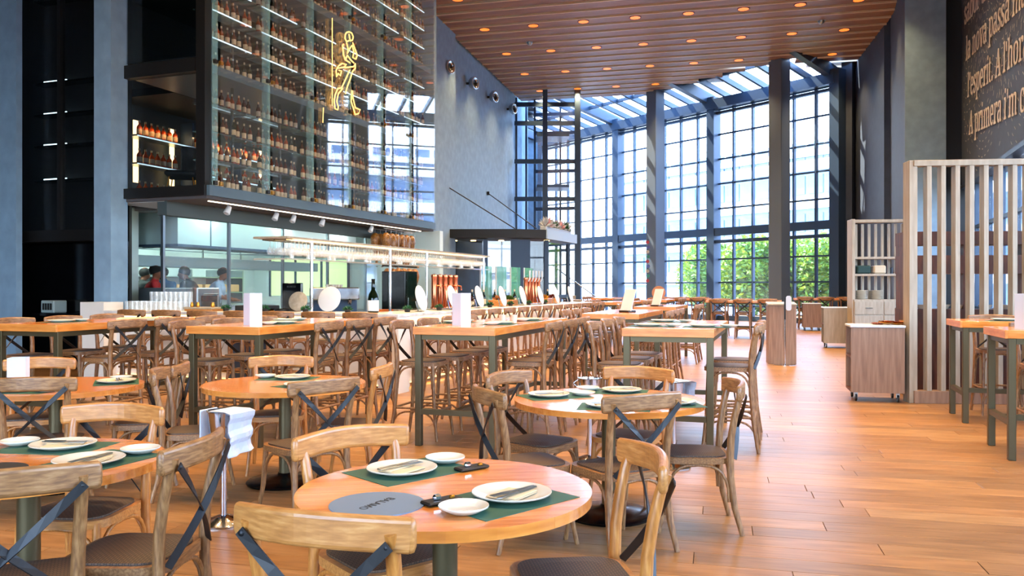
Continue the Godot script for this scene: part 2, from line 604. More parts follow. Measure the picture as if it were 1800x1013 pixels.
func structure() -> void:
	# floor: a sub-floor, single boards where they can be told apart, the rest as one part
	var fl := struct_root("floor", "orange-brown oak plank floor running through the whole hall", Vector3.ZERO, SYAW)
	part(fl, "subfloor", bx(Vector3(36, 0.2, 56)), plain(Color(0.16, 0.10, 0.06), 0.8), Vector3(-8, -0.112, -20))
	var lens := [2.2, 1.8, 2.5]
	var pm := {}
	for k in 8:
		for j in 3:
			pm[k * 3 + j] = MB.new().bbox(Vector3(k * 3.1, -0.011, k * 1.7), Vector3(lens[j] - 0.004, 0.022, 0.197), 0.0015).mesh()
	var far: Array = []
	for k in 6:
		far.append(MB.new())
	var row := 0
	var q := 2.6
	while q < 46.0:
		var p := -14.0 - rng.randf() * 2.0
		while p < 9.5:
			var j := rng.randi() % 3
			var k := rng.randi() % 8
			var mt := rng.randi() % 6
			var mid: float = p + lens[j] * 0.5
			var w := S(mid, 0, q)
			var px := 900.0 + F * w.x / maxf(-w.z, 0.5)
			if q < 9.9 and -w.z > 2.9 and px > -350 and px < 2150:
				part(fl, "plank", pm[k * 3 + j], M["floor%d" % mt], Vector3(mid - k * 3.1, 0, -q - k * 1.7))
			else:
				var h: float = lens[j] * 0.5 - 0.002
				var m: MB = far[mt]
				m.quad(Vector3(mid - h, 0, -q - 0.0985), Vector3(mid + h, 0, -q - 0.0985), Vector3(mid + h, 0, -q + 0.0985), Vector3(mid - h, 0, -q + 0.0985), Vector3.UP)
			p += lens[j]
		q += 0.2
		row += 1
	var fm: ArrayMesh = null
	for k in 6:
		fm = far[k].mesh(M["floor%d" % k], fm)
	var ff := part(fl, "plank", fm)
	ff.name = "far_planks"
	ff.set_meta("kind", "stuff")
	# ceiling: slab, slats; pale near-edge strips paint in daylight on the slat sides
	var ce := struct_root("ceiling", "brown wooden slat ceiling with round warm downlights", Vector3.ZERO, SYAW)
	var dark := plain(Color(0.55, 0.52, 0.48), 0.8)
	part(ce, "slab", bx(Vector3(15.2, 0.2, 42.4)), dark, Vector3(-1.75, CEIL + 0.36, -13.2))
	part(ce, "slab", bx(Vector3(10.0, 0.2, 4.0)), dark, Vector3(-4.3 - 0.2, CEIL + 0.36, -36.4))
	part(ce, "slab", bx(Vector3(20.0, 0.3, 52)), M.wall_black, Vector3(-19.3, CEIL + 0.5, -18.2))
	part(ce, "slab", bx(Vector3(6.0, 0.3, 42)), M.wall_black, Vector3(8.8, CEIL + 0.5, -13.2))
	var qs := 27.7 - 0.77 * 30
	while qs < 38.6:
		var runs: Array = []
		var st := -99.0
		var pp := -9.2
		while pp <= 5.66:
			var inside := qs < q_end(pp)
			if inside and st < -50: st = pp
			if st > -50 and (not inside or pp + 0.1 > 5.66):
				if pp - st > 0.4: runs.append([st, pp])
				st = -99.0
			pp += 0.1
		for r in runs:
			var len_: float = r[1] - r[0]
			var sl := part(ce, "slat", bx(Vector3(len_, 0.05, 0.60)), M.slat, Vector3((r[0] + r[1]) * 0.5, CEIL + 0.025, -qs))
			part(sl, "bright_edge", bx(Vector3(len_, 0.11, 0.05)), M.bright_edge, Vector3(0, 0.0, 0.33))
		qs += 0.77
	# downlights
	var lens_mesh := MB.new().prism(disc(0.17, 18), 0.0, 0.012).mesh()
	var ring := MB.new().lathe([Vector2(0.17, 0.0), Vector2(0.195, -0.006), Vector2(0.205, 0.012), Vector2(0.17, 0.012)], 16).mesh()
	var proto: Node3D = null
	for k in range(-7, 4):
		for j in range(-1, 7):
			var p2 := -6.15 + 1.74 * j
			var q2 := 27.7 + 3.08 * k
			if q2 > q_end(p2) - 0.4 or S(p2, 0, q2).distance_to(V(10.63, 32.8)) < 0.9: continue
			if proto == null:
				proto = thing("ceiling_downlight", "round warm recessed downlight glowing in the wooden slat ceiling", "ceiling light", S(p2, CEIL - 0.012, q2), SYAW, "downlights in the slat ceiling")
				part(proto, "lamp_lens", lens_mesh, M.lamp, Vector3(0, 0.0, 0))
				part(proto, "ring", ring, M.walnut)
				var sp := SpotLight3D.new()
				sp.name = "downlight_beam"
				sp.light_color = Color(1.0, 0.83, 0.60)
				sp.light_energy = LAMP_E
				sp.light_size = 0.1
				sp.spot_range = 60.0
				sp.spot_attenuation = 2.0
				sp.spot_angle = 48.0
				sp.spot_angle_attenuation = 0.8
				sp.shadow_enabled = true
				sp.rotation.x = -PI / 2
				sp.position = Vector3(0, -0.03, 0)
				proto.add_child(sp)
			else:
				copy(proto, S(p2, CEIL - 0.012, q2), SYAW)
	# two small ceiling sensors
	var dome := MB.new().lathe([Vector2(0.0, -0.12), Vector2(0.07, -0.10), Vector2(0.10, -0.05), Vector2(0.11, 0.0), Vector2(0.14, 0.0), Vector2(0.14, 0.03), Vector2(0.0, 0.03)], 14).mesh()
	for c in [[931.0, 79.0], [1444.0, 42.0]]:
		var d: float = (CEIL - CAM_H - 0.1) * F / (506.5 - c[1])
		single("ceiling_camera", "small dome camera under the slat ceiling " + ("near the plastered wall" if c[0] < 1000 else "near the pier with wall lettering"), "camera", dome, M.steel, Vector3((c[0] - 900.0) / F * d, CEIL, -d))
	# shell
	# unseen wall behind the camera; its glazed opening is added as fill light
	var wb := struct_root("wall_back", "unseen rear wall with a glazed opening added for fill light", S(-8, 0, -7.4), SYAW)
	part(wb, "face", bx(Vector3(16.0, 11, 0.3)), M.wall_dark, Vector3(-10.0, 5.4, 0))
	part(wb, "face", bx(Vector3(8.0, 11, 0.3)), M.wall_dark, Vector3(14.0, 5.4, 0))
	part(wb, "face", bx(Vector3(12.0, 4.0, 0.3)), M.wall_dark, Vector3(4.0, 8.9, 0))
	var wk := struct_root("window_11", "added unseen gridded windows letting in fill light", S(-8, 0, -7.4), SYAW)
	for k in 7:
		part(wk, "mullion", bx(Vector3(0.1, 6.9, 0.16)), M.frame, Vector3(-2.0 + 2.0 * k, 3.45, 0))
		if k < 6:
			part(wk, "pane", bx(Vector3(1.9, 6.8, 0.012)), M.clear, Vector3(-1.0 + 2.0 * k, 3.45, 0))
	for y in [0.1, 2.3, 4.6, 6.8]:
		part(wk, "transom", bx(Vector3(12.0, 0.1, 0.12)), M.frame, Vector3(4.0, y, 0))
	struct("wall_left", "plain dark wall beyond the kitchen", bx(Vector3(0.3, 11, 52)), M.wall_dark, S(-25, 5.4, 17), SYAW)
	# the tall plastered wall beside the lift
	var pw := struct_root("wall_plaster", "tall pale blue-grey plastered wall with round loudspeakers", Vector3.ZERO)
	part(pw, "face", bx(Vector3(0.4, 11, 16.0)), M.wall, S(-9.5, 5.4, 32.6), Basis(Vector3.UP, SYAW))
	part(pw, "pilaster", bx(Vector3(0.5, 11, 4.0)), M.wall, S(-9.3, 5.4, 26.0), Basis(Vector3.UP, SYAW))
	var spk := MB.new().lathe([Vector2(0.0, 0.02), Vector2(0.10, 0.03), Vector2(0.13, 0.10), Vector2(0.20, 0.13), Vector2(0.24, 0.12), Vector2(0.25, 0.0), Vector2(0.16, -0.12), Vector2(0.0, -0.14)], 18).mesh(M.chrome)
	MB.new().lathe([Vector2(0.0, 0.05), Vector2(0.09, 0.06), Vector2(0.12, 0.10)], 14).mesh(M.black, spk)
	var n := 0
	for c in [[783, 119], [827, 147], [863, 171], [897, 192]]:
		var at := on_p(c[0], c[1], -9.15)
		var o := thing("wall_loudspeaker", "round metal loudspeaker swivelled out of the tall plastered wall", "loudspeaker", at, 0.0, "loudspeakers on the plastered wall")
		var bs := Basis(Vector3.UP, SYAW) * Basis(Vector3.BACK, -PI / 2) * Basis(Vector3.RIGHT, 0.3)
		part(o, "cone", spk, null, Vector3(0.1, 0, 0.05), bs)
		part(o, "bracket", bx(Vector3(0.3, 0.08, 0.08)), M.black, Vector3(-0.05, 0, 0.0))
		n += 1

func wall_seg(called: String, label: String, x0: float, d0: float, x1: float, d1: float, y0: float, y1: float, th: float, mat: Material) -> MeshInstance3D:
	# an upright slab between two ground points
	var a := V(x0, d0)
	var b := V(x1, d1)
	var l := (b - a).length()
	return struct(called, label, bx(Vector3(l, y1 - y0, th)), mat, (a + b) * 0.5 + Vector3.UP * (y0 + y1) * 0.5, atan2(-(b - a).z, (b - a).x))

const WX := 13.1
const WD := 33.0
const UX := -0.6045
const UD := 0.7966
func WW(s: float, y: float, inward := 0.0) -> Vector3:
	# a point on the window wall: s metres from its end by the dark pier, inward into the hall
	return V(WX + UX * s - UD * inward, WD + UD * s + UX * inward, y)
func window_wall() -> void:
	var yaw := atan2(-UD, -UX)   # local x runs from s large to small
	var bay := 6.18
	var heads := [9.62, 8.49, 7.36, 6.23, 5.10, 4.06]
	var lows := [3.62, 2.78, 1.72, 0.66]
	for k in 3:
		var wn := struct_root("window_%d" % (k + 1), ["tall gridded glass bay beside the dark pier, trees outside", "tall gridded glass bay between the two dark steel columns", "tall gridded glass bay next to the glass lift"][k], WW(bay * (k + 0.5), 0), yaw)
		var w := bay / 6.0
		for c in range(0, 7):
			var x := -bay / 2 + c * w
			part(wn, "mullion", bx(Vector3(0.075, 9.7, 0.16)), M.frame, Vector3(x, 4.85, 0))
		for y in heads + lows:
			part(wn, "transom", bx(Vector3(bay, 0.07, 0.10)), M.frame, Vector3(0, y, 0))
		part(wn, "sill", bx(Vector3(bay, 0.22, 0.2)), M.frame, Vector3(0, 0.11, 0))
		part(wn, "beam", bx(Vector3(bay, 0.34, 0.30)), M.frame, Vector3(0, 4.02, 0.22))
		part(wn, "beam", bx(Vector3(bay, 0.14, 0.2)), M.frame, Vector3(0, 3.58, 0.2))
		part(wn, "beam", bx(Vector3(bay, 0.45, 0.35)), M.frame, Vector3(0, 9.85, 0.25))
		part(wn, "beam", bx(Vector3(bay, 0.12, 0.2)), M.frame, Vector3(0, 9.45, 0.12))
		var ys: Array = heads + lows + [0.2]
		for r in ys.size() - 1:
			var h: float = ys[r] - ys[r + 1] - 0.07
			for c in 6:
				part(wn, "pane", bx(Vector3(w - 0.075, h, 0.012)), M.clear, Vector3(-bay / 2 + (c + 0.5) * w, (ys[r] + ys[r + 1]) * 0.5, 0))
	# posts between the bays
	for k in 4:
		struct("trim_%d" % (k + 1), "slender dark steel post between two glass bays" if k > 0 else "dark steel post where the glazing meets the pier", bx(Vector3(0.42, 10.2, 0.5)), M.frame, WW(bay * k, 5.1, 0.15), yaw)
	# free steel-clad columns in front of the glazing
	var cols := [[6.6, 38.0, 0.60, "dark square column in front of the glazing, nearer the lift"], [10.63, 32.8, 0.60, "dark square column in front of the glazing behind the lectern stand"]]
	for c in cols:
		struct("column", c[3], bbx(Vector3(c[2], CEIL + 0.3, c[2]), 0.02), M.column, V(c[0], c[1], (CEIL + 0.3) / 2), yaw)
	# skylight: rafters and panes rising from the wall head into the hall
	var sk := struct_root("window_9", "sloping glass skylight with dark rafters above the window wall", WW(0, 0), yaw)
	var rise := 0.22
	var ln := 6.0
	var bs := Basis(Vector3.RIGHT, -atan(rise))
	var k2 := 0
	var s := 0.3
	while s < 21.0:
		var big := k2 % 6 == 0
		part(sk, "rafter", bx(Vector3(0.28 if big else 0.13, 0.5 if big else 0.24, ln)), M.frame, Vector3(-s, 10.1 + rise * ln * 0.5, ln * 0.5 - 0.2), bs)
		part(sk, "pane", bx(Vector3(0.90, 0.012, ln)), M.clear, Vector3(-s - 0.51, 10.25 + rise * ln * 0.5, ln * 0.5 - 0.2), bs)
		s += 1.03
		k2 += 1
	part(sk, "purlin", bx(Vector3(21, 0.14, 0.12)), M.frame, Vector3(-10.5, 10.1 + rise * 2.2, 2.0))
	# wall closing the corner beyond the lift
	var e := WW(bay * 3, 0)
	wall_seg("wall_corner", "narrow plain wall behind the glass lift", e.x, -e.z, e.x - 9, -e.z + 1.0, 0, 10.6, 0.3, M.wall)

func right_side() -> void:
	# pier and the dark return towards the window wall
	wall_seg("wall_return", "dark wall between the window corner and the pier, streaked with sun", 12.98, 28.3, 14.25, 34.4, 0, 10.8, 0.4, M.wall_dark)
	wall_seg("wall_end", "narrow dark wall at the end of the glazing", 13.35, 32.9, 14.3, 34.2, 0, 10.8, 0.4, M.wall_dark)
	struct("column", "broad dark pier beside the wall lettering", bx(Vector3(1.05, 10.8, 5.0)), M.wall_dark, R(2.825, 5.4, 28.52), YAW)  # dark body tone carries the shaded side of the pier
	struct("trim_7", "pier front panel toned lighter as its window-lit face", bx(Vector3(1.05, 10.8, 0.03)), M.wall, R(2.825, 5.4, 26.0), YAW)  # lighter panel, window light put into the colour of the front face
	struct("trim_8", "black recess between the pier and the lettered wall", bx(Vector3(0.6, 10.8, 0.1)), M.wall_black, R(3.65, 5.4, 26.3), YAW)
	# lettered wall above, ribbon glazing below
	var ub := 3.75
	var wl := struct_root("wall_right", "charcoal wall with pale handwritten lettering above the ribbon glazing", R(ub, 0, 0), YAW)
	part(wl, "face", bx(Vector3(0.4, 6.4, 34.0)), M.wall_dark, Vector3(0.22, 4.26 + 3.2, -9.2))
	part(wl, "parapet", bx(Vector3(0.4, 0.9, 34.0)), M.wall_dark, Vector3(0.22, 0.45, -9.2))
	part(wl, "lower_edge", bx(Vector3(0.5, 0.10, 34.0)), M.black, Vector3(0.2, 4.28, -9.2))
	var im := Image.create(1024, 512, false, Image.FORMAT_RGBA8)
	im.fill(Color(0, 0, 0, 0))
	var ink := Color(0.66, 0.63, 0.58, 1.0)
	var r2 := RandomNumberGenerator.new()
	r2.seed = 4
	for cc in [[240, 300], [620, 330], [900, 300], [60, 180], [430, 120], [780, 110]]:
		for ringn in range(2, 15):
			var nn := int(ringn * 3.4)
			for k in nn:
				var an := TAU * k / nn + ringn * 0.37
				var x0: float = cc[0] + cos(an) * ringn * 17.0
				var y0: float = cc[1] + sin(an) * ringn * 17.0
				if r2.randf() < 0.35: continue
				for t in range(-5, 6):
					var xx := int(x0 - sin(an) * t)
					var yy := int(y0 + cos(an) * t)
					if xx > 1 and yy > 1 and xx < 1022 and yy < 510:
						im.set_pixel(xx, yy, ink)
						im.set_pixel(xx + 1, yy, ink)
						im.set_pixel(xx, yy + 1, ink)
						im.set_pixel(xx + 1, yy + 1, ink)
						im.set_pixel(xx - 1, yy, ink)
						im.set_pixel(xx, yy - 1, ink)
	var dm := plain(Color.WHITE, 0.7)
	dm.albedo_texture = ImageTexture.create_from_image(im)
	dm.transparency = BaseMaterial3D.TRANSPARENCY_ALPHA_SCISSOR
	dm.alpha_scissor_threshold = 0.5
	var pl := MB.new()
	pl.rect_uv(Vector3(0.012, 10.2, -25.8), Vector3(0.012, 10.2, -13.0), Vector3(0.012, 4.4, -13.0), Vector3(0.012, 4.4, -25.8), Vector3.LEFT)
	part(wl, "brush_dashes", pl.mesh(), dm)
	var font := SystemFont.new()
	font.font_names = PackedStringArray(["Droid Serif"])
	font.font_italic = true
	var lines := ["sabor un vol de mar i sol", "la nova passa maximitza", "l'esperit. A l'hora de", "A primera i'm comença"]
	var tm := plain(Color(0.80, 0.77, 0.72), 0.7)
	for k in 4:
		var t := TextMesh.new()
		t.font = font
		t.text = lines[k]
		t.font_size = 64
		t.pixel_size = 0.0135
		t.depth = 0.012
		t.horizontal_alignment = HORIZONTAL_ALIGNMENT_LEFT
		# reads along the wall from the depth towards the tables, sinking gently
		var o := part(wl, "lettering", t, tm, Vector3(-0.0, 9.0 - k * 1.05, -25.6 + 0.25 * k), Basis(Vector3.UP, -PI / 2) * Basis(Vector3.BACK, -0.10))
	# ribbon window
	var wr := struct_root("window_4", "low ribbon window under the lettered wall", R(ub, 0, 0), YAW)
	var a := -6.0
	while a < 25.9:
		part(wr, "mullion", bx(Vector3(0.14, 3.36, 0.09)), M.frame, Vector3(0.2, 2.58, -a))
		part(wr, "pane", bx(Vector3(0.012, 3.3, 1.45)), M.clear, Vector3(0.2, 2.58, -a - 0.77))
		a += 1.54
	for y in [0.95, 2.0, 3.1]:
		part(wr, "transom", bx(Vector3(0.12, 0.08, 32.0)), M.frame, Vector3(0.2, y, -10.0))

func left_side() -> void:
	# columns and the dark glazed tower left of the bottle box, all along a = 11.3
	struct("column", "blue-grey column beside the bottle box", bx(Vector3(0.37, 10.8, 0.36)), M.wall, R(-11.285, 5.4, 10.77), YAW)
	struct("column", "blue-grey column at the dark glazed tower, by the bar end", bx(Vector3(2.4, 10.8, 0.12)), M.wall, R(-14.49, 5.4, 10.66), YAW)
	var tw := struct_root("window_5", "tall black glass front with glowing strips for mirrored shelf lights", R(-12.38, 0, 11.05), YAW)
	part(tw, "back_panel", bx(Vector3(2.9, 10.8, 0.06)), M.wall_black, Vector3(-0.54, 5.4, -0.33))
	part(tw, "pane", bx(Vector3(2.9, 8.2, 0.02)), M.tint, Vector3(-0.54, 6.6, 0.1))
	part(tw, "frame", bx(Vector3(0.08, 8.2, 0.1)), M.black, Vector3(-0.25, 6.6, 0.1))
	part(tw, "frame", bx(Vector3(2.9, 0.2, 0.2)), M.black, Vector3(-0.54, 2.4, 0.05))
	for y in [3.42, 4.05, 4.62, 5.2, 6.72, 7.35, 8.0, 8.6]:
		part(tw, "shelf", bx(Vector3(1.6, 0.03, 0.24)), M.black_gloss, Vector3(-0.3, y, -0.18))  # made-up shelf that carries the glowing strip
		part(tw, "led_strip", bx(Vector3(0.55, 0.022, 0.018)), M.led_mirrored, Vector3(-0.62, y + 0.03, -0.10))  # glowing strip stands in for a reflection of the bottle shelf lights
	# dark service niche below
	var ni := struct_root("wall_niche", "dark service niche below the black glass front", R(-12.38, 0, 11.05), YAW)
	part(ni, "panel", bx(Vector3(2.9, 2.3, 0.04)), M.black_gloss, Vector3(-0.54, 1.15, -0.27))
	part(ni, "counter", bx(Vector3(1.82, 0.05, 0.4)), M.black_gloss, Vector3(0, 1.0, -0.05))
	var cr := thing("plastic_crate", "pale plastic crate on the dark niche counter", "crate", R(-12.95, 1.026, 11.08), YAW)
	part(cr, "body", bbx(Vector3(0.32, 0.22, 0.28), 0.015), plain(Color(0.55, 0.62, 0.62), 0.5), Vector3(0, 0.11, 0))
	for k in 4:
		part(cr, "slot", bx(Vector3(0.045, 0.12, 0.01)), M.black, Vector3(-0.09 + 0.06 * k, 0.11, 0.141))

func leaf_cloud(r: float, h: float, cnt: int, sd: int, size: float) -> ArrayMesh:
	var g := RandomNumberGenerator.new()
	g.seed = sd
	var m := [MB.new(), MB.new()]
	for k in cnt:
		var d := Vector3(g.randfn(), g.randfn(), g.randfn()).normalized() * pow(g.randf(), 0.4)
		var lump := 1.0 + 0.25 * sin(d.x * 5.0 + sd) * cos(d.z * 4.0)
		var c := Vector3(d.x * r * lump, h * 0.5 + d.y * h * 0.5, d.z * r * lump)
		var u := Vector3(g.randfn(), g.randfn() * 0.6, g.randfn()).normalized() * size
		var w := u.cross(Vector3(g.randfn(), g.randfn(), g.randfn())).normalized() * size * 0.5
		var b: MB = m[g.randi() % 2]
		b.quad(c - u, c - w * 0.9, c + u, c + w, u.cross(w))
	return m[1].mesh(M.leaf2, m[0].mesh(M.leaf))

func exterior() -> void:
	struct("ground", "pale paved ground outside the glazing", bx(Vector3(160, 0.2, 150)), M.concrete, Vector3(10, -0.42, -60))
	# long pale building across the street, parallel to the glazing
	var yaw := atan2(-UD, -UX)
	var o := WW(4.0, 0, -30.0)
	var b := thing("office_building", "long pale blue office building across the street", "building", o, yaw)
	part(b, "body", bx(Vector3(70, 12.6, 10)), M.facade, Vector3(-4, 6.0, -5.0))
	for f in 4:
		part(b, "band", bx(Vector3(70, 0.85, 0.5)), M.facade_band, Vector3(-4, 2.2 + f * 3.1, 0.2))
	for f in 4:
		for k in 40:
			part(b, "window", bx(Vector3(1.35, 1.5, 0.12)), M.facade_glass, Vector3(-36 + k * 1.65, 3.75 + f * 3.1 - (0.0 if f < 3 else 0.3), 0.05))
	part(b, "parapet", bx(Vector3(70, 0.5, 0.6)), M.facade_band, Vector3(-4, 12.5, 0.1))
	# street trees
	var spots := [[17.0, 43.5, 1.9, 4.6], [15.6, 46.0, 1.9, 4.4], [13.2, 45.5, 1.8, 4.5], [12.0, 50.5, 1.9, 4.6], [19.5, 46.0, 2.0, 4.8]]
	for k in spots.size():
		var c: Array = spots[k]
		var t := thing("street_tree", ["bushy green tree outside the bay by the pier", "leafy green tree outside, behind the lectern stand column", "round green tree outside the middle glass bay", "small green tree farther outside the middle glass bay", "green tree outside beyond the pier"][k], "tree", V(c[0], c[1], -0.3), 0.0)
		part(t, "crown", leaf_cloud(c[2], c[3], 5200, 11 + k, 0.17), null, Vector3(0, 0.25, 0))
		part(t, "trunk", MB.new().tube([Vector3(0, 0, 0), Vector3(0.05, 1.4, 0), Vector3(0, 2.4, 0.1)], [0.13, 0.1, 0.07], 8).mesh(), M.bark)
	# wooden steps and a handrail by the glazing
	var ws := thing("wooden_steps", "pale wooden steps with a thin handrail beside the glazing", "steps", V(3.6, 33.6), 0.5)
	for k in 7:
		part(ws, "step", bbx(Vector3(1.2 - 0.09 * k, 0.16, 0.34), 0.01), M.ash, Vector3(-0.05 * k, 0.08 + 0.165 * k, -0.34 * k))
	part(ws, "handrail", MB.new().tube([Vector3(0.75, 0.4, 0.3), Vector3(-0.9, 2.4, -2.2)], [0.025], 8).mesh(), M.chrome)
	part(ws, "rail_post", MB.new().tube([Vector3(0.75, 0, 0.3), Vector3(0.75, 0.4, 0.3)], [0.025], 8).mesh(), M.chrome)
	# coloured garland hanging on a column
	var ga := thing("paper_garland", "string of small coloured discs hanging on the column nearer the lift", "garland", V(6.18, 37.62, 1.7), -0.1)
	part(ga, "string", MB.new().tube([Vector3.ZERO, Vector3(0.02, 2.0, 0)], [0.008], 5).mesh(), M.black)
	for k in 9:
		part(ga, "disc", MB.new().prism(disc(0.08, 12), -0.008, 0.008, Vector3(0.03 * (k % 2), 0.1 + 0.22 * k, 0.03), Basis(Vector3.RIGHT, PI / 2)).mesh(), plain([Color(0.6, 0.2, 0.25), Color(0.2, 0.5, 0.45), Color(0.65, 0.65, 0.62), Color(0.3, 0.35, 0.6)][k % 4], 0.6))
	# hedge outside the ribbon window
	for k in 6:
		var hd := thing("clipped_hedge", "clipped green hedge outside the ribbon window", "hedge", R(6.6, -0.3, 4.0 + k * 4.0), 0.0, "hedges outside the ribbon window")
		if k == 0:
			cache.hedge = leaf_cloud(1.6, 2.0, 2500, 91, 0.14)
		part(hd, "crown", cache.hedge)
		part(hd, "trunk", MB.new().tube([Vector3(0, 0, 0), Vector3(0, 0.9, 0)], [0.08, 0.06], 6).mesh(), M.bark)

# ---------------------------------------------------------------- glazed bottle store above the kitchen
func area(parent: Node3D, called: String, at: Vector3, size: Vector2, c: Color, e: float, dir := Vector3.DOWN) -> void:
	var l := AreaLight3D.new()
	l.name = called
	l.area_size = size
	l.light_color = c
	l.light_energy = e
	l.area_normalize_energy = false
	l.shadow_enabled = true
	l.area_range = 60.0
	l.area_attenuation = 2.0
	parent.add_child(l, true)
	l.position = at
	# a lamp of this kind shines along its -z
	var z := -dir.normalized()
	var x := Vector3.BACK.cross(z)
	if x.length() < 0.1: x = Vector3.RIGHT.cross(z)
	x = x.normalized()
	l.basis = Basis(x, z.cross(x), z)
func bottle_mesh(glass: Material, h: float, r: float) -> ArrayMesh:
	var m := MB.new().lathe([Vector2(0, 0.001), Vector2(r * 0.9, 0.001), Vector2(r, 0.012), Vector2(r, h * 0.14)], 9).lathe([Vector2(r, h * 0.44), Vector2(r, h * 0.56), Vector2(r * 0.75, h * 0.66), Vector2(r * 0.36, h * 0.74), Vector2(r * 0.34, h * 0.86)], 9).mesh(glass)
	MB.new().lathe([Vector2(r * 1.02, h * 0.14), Vector2(r * 1.03, h * 0.15), Vector2(r * 1.03, h * 0.43), Vector2(r, h * 0.44)], 9).lathe([Vector2(r * 0.36, h * 0.86), Vector2(r * 0.4, h * 0.87), Vector2(r * 0.4, h * 0.99), Vector2(0, h)], 8).mesh(M.label_cream, m)
	return m
func bottle_box() -> void:
	var fb := -9.4
	var a0 := 10.92
	var a1 := 19.4
	var am := (a0 + a1) * 0.5
	var ln := a1 - a0
	var bs := Basis(Vector3.UP, YAW)
	# body: floor slab, dark rear wall, end frames
	var bd := struct_root("wall_bottle_store", "overhanging glazed bottle store with blue-grey fascia above the kitchen", R(0, 0, 0), YAW)
	part(bd, "fascia", bx(Vector3(0.12, 0.17, ln)), M.fascia, Vector3(fb + 0.0, 3.075, -am))
	part(bd, "fascia", bx(Vector3(1.7, 0.17, 0.12)), M.black, Vector3(fb - 0.85, 3.075, -a0 + 0.0))
	part(bd, "soffit", bx(Vector3(1.7, 0.10, ln)), M.soffit, Vector3(fb - 0.85, 2.99, -am))
	part(bd, "slab", bx(Vector3(1.6, 0.08, ln - 0.2)), M.black_gloss, Vector3(fb - 0.85, 3.12, -am - 0.05))
	part(bd, "slab", bx(Vector3(1.5, 0.18, 7.4)), M.black_gloss, Vector3(fb - 2.42, 3.07, -15.7))
	for y in [5.12, 7.1, 9.1]:
		part(bd, "slab", bx(Vector3(1.6, 0.14, ln - 0.2)), M.fascia, Vector3(fb - 0.85, y, -am - 0.05))
		part(bd, "slab", bx(Vector3(1.5, 0.14, 7.4)), M.wall_black, Vector3(fb - 2.42, y, -15.7))
	part(bd, "rear_wall", bx(Vector3(0.15, 7.8, 7.6)), M.teal_dark, Vector3(fb - 3.2, 6.9, -15.7))
	part(bd, "end_wall", bx(Vector3(3.2, 7.8, 0.15)), M.wall, Vector3(fb - 1.6, 6.9, -a1 - 0.1))
	part(bd, "corner_post", bx(Vector3(0.18, 7.6, 0.18)), M.black, Vector3(fb - 0.12, 6.95, -a0 - 0.08))
	part(bd, "end_frame", bx(Vector3(1.6, 0.22, 0.14)), M.black, Vector3(fb - 1.0, 5.15, -a0 - 0.02))
	part(bd, "end_frame", bx(Vector3(0.12, 7.6, 0.14)), M.black, Vector3(fb - 1.78, 6.95, -a0 - 0.02))
	var led := part(bd, "led_strip", bx(Vector3(0.035, 0.02, ln - 0.6)), M.led_white, Vector3(fb - 0.22, 2.935, -am))
	area(bd, "led_strip_light", Vector3(fb - 0.22, 2.915, -am), Vector2(0.035, ln - 0.6), Color(1, 0.93, 0.85), 3.0)
	# outer glass
	var gl := struct_root("window_6", "large glass front of the bottle store with clamp fittings", R(0, 0, 0), YAW)
	var pitch := 1.385
	for k in 6:
		var a := 11.08 + k * pitch
		part(gl, "pane", bx(Vector3(0.02, 7.3, pitch - 0.03)), M.box_glass, Vector3(fb + 0.09, 6.82, -a - pitch * 0.5), Basis(Vector3.UP, 0.073))  # each pane turned slightly to place its reflection of the windows
		part(gl, "glass_fin", bx(Vector3(0.16, 7.3, 0.022)), M.glass_edge, Vector3(fb + 0.0, 6.82, -a))
		for y in [3.2, 5.2, 7.2]:
			for s in [-0.07, 0.07]:
				part(gl, "clamp", bbx(Vector3(0.06, 0.07, 0.07), 0.01), M.gold if s < 0 else M.black, Vector3(fb + 0.1, y, -a + s))
	part(gl, "pane", bx(Vector3(1.6, 1.9, 0.02)), M.tint, Vector3(fb - 1.0, 4.1, -a0 - 0.02))
	part(gl, "pane", bx(Vector3(1.6, 4.8, 0.02)), M.smoke, Vector3(fb - 1.0, 7.7, -a0 - 0.02))
	# shelves with strips of light on their front edge; bottles
	var rows := [3.17, 3.64, 4.11, 4.58, 5.20, 5.70, 6.17, 6.64, 7.18, 7.66, 8.13, 8.6]
	var glass_shelf := pane(Color(0.55, 0.75, 0.78), 0.35, 0.8)
	var bm := [bottle_mesh(M.amber, 0.31, 0.040), bottle_mesh(M.amber2, 0.30, 0.042), bottle_mesh(M.green_glass, 0.32, 0.038)]
	var sh := 0
	var near: Array = []
	for ri in rows.size():
		var y: float = rows[ri]
		for k in 6:
			var a := 11.08 + k * pitch
			if ri >= 8 and k < 2: continue
			if not ri in [0, 4, 8]:
				var s := thing("bottle_shelf", "glass bottle shelf with a lit front edge inside the glazed store", "shelf", R(fb - 0.32, y, a + pitch * 0.5), YAW, "glass shelves of the bottle store")
				part(s, "board", bx(Vector3(0.30, 0.02, pitch - 0.10)), glass_shelf, Vector3(0, -0.01, 0))
				part(s, "led_strip", bx(Vector3(0.012, 0.02, pitch - 0.3)), M.led_cool if ri > 4 else M.chrome, Vector3(0.156, -0.01, 0.05))
				part(s, "bracket", bx(Vector3(0.30, 0.04, 0.03)), M.chrome, Vector3(0, -0.03, -pitch * 0.25))
			for j in 9:
				var ab := a + 0.13 + j * 0.135 + (0.05 if j > 6 else 0.0)
				near.append([R(fb - 0.27 + rng.randf_range(-0.03, 0.03), y + 0.001, ab), rng.randi() % 7])
		if ri in [2, 5, 6]:
			area(bd, "shelf_strip_light", Vector3(fb - 0.16, y - 0.03, -am), Vector2(0.02, ln - 0.5), Color(0.85, 0.95, 1.0), 0.6)
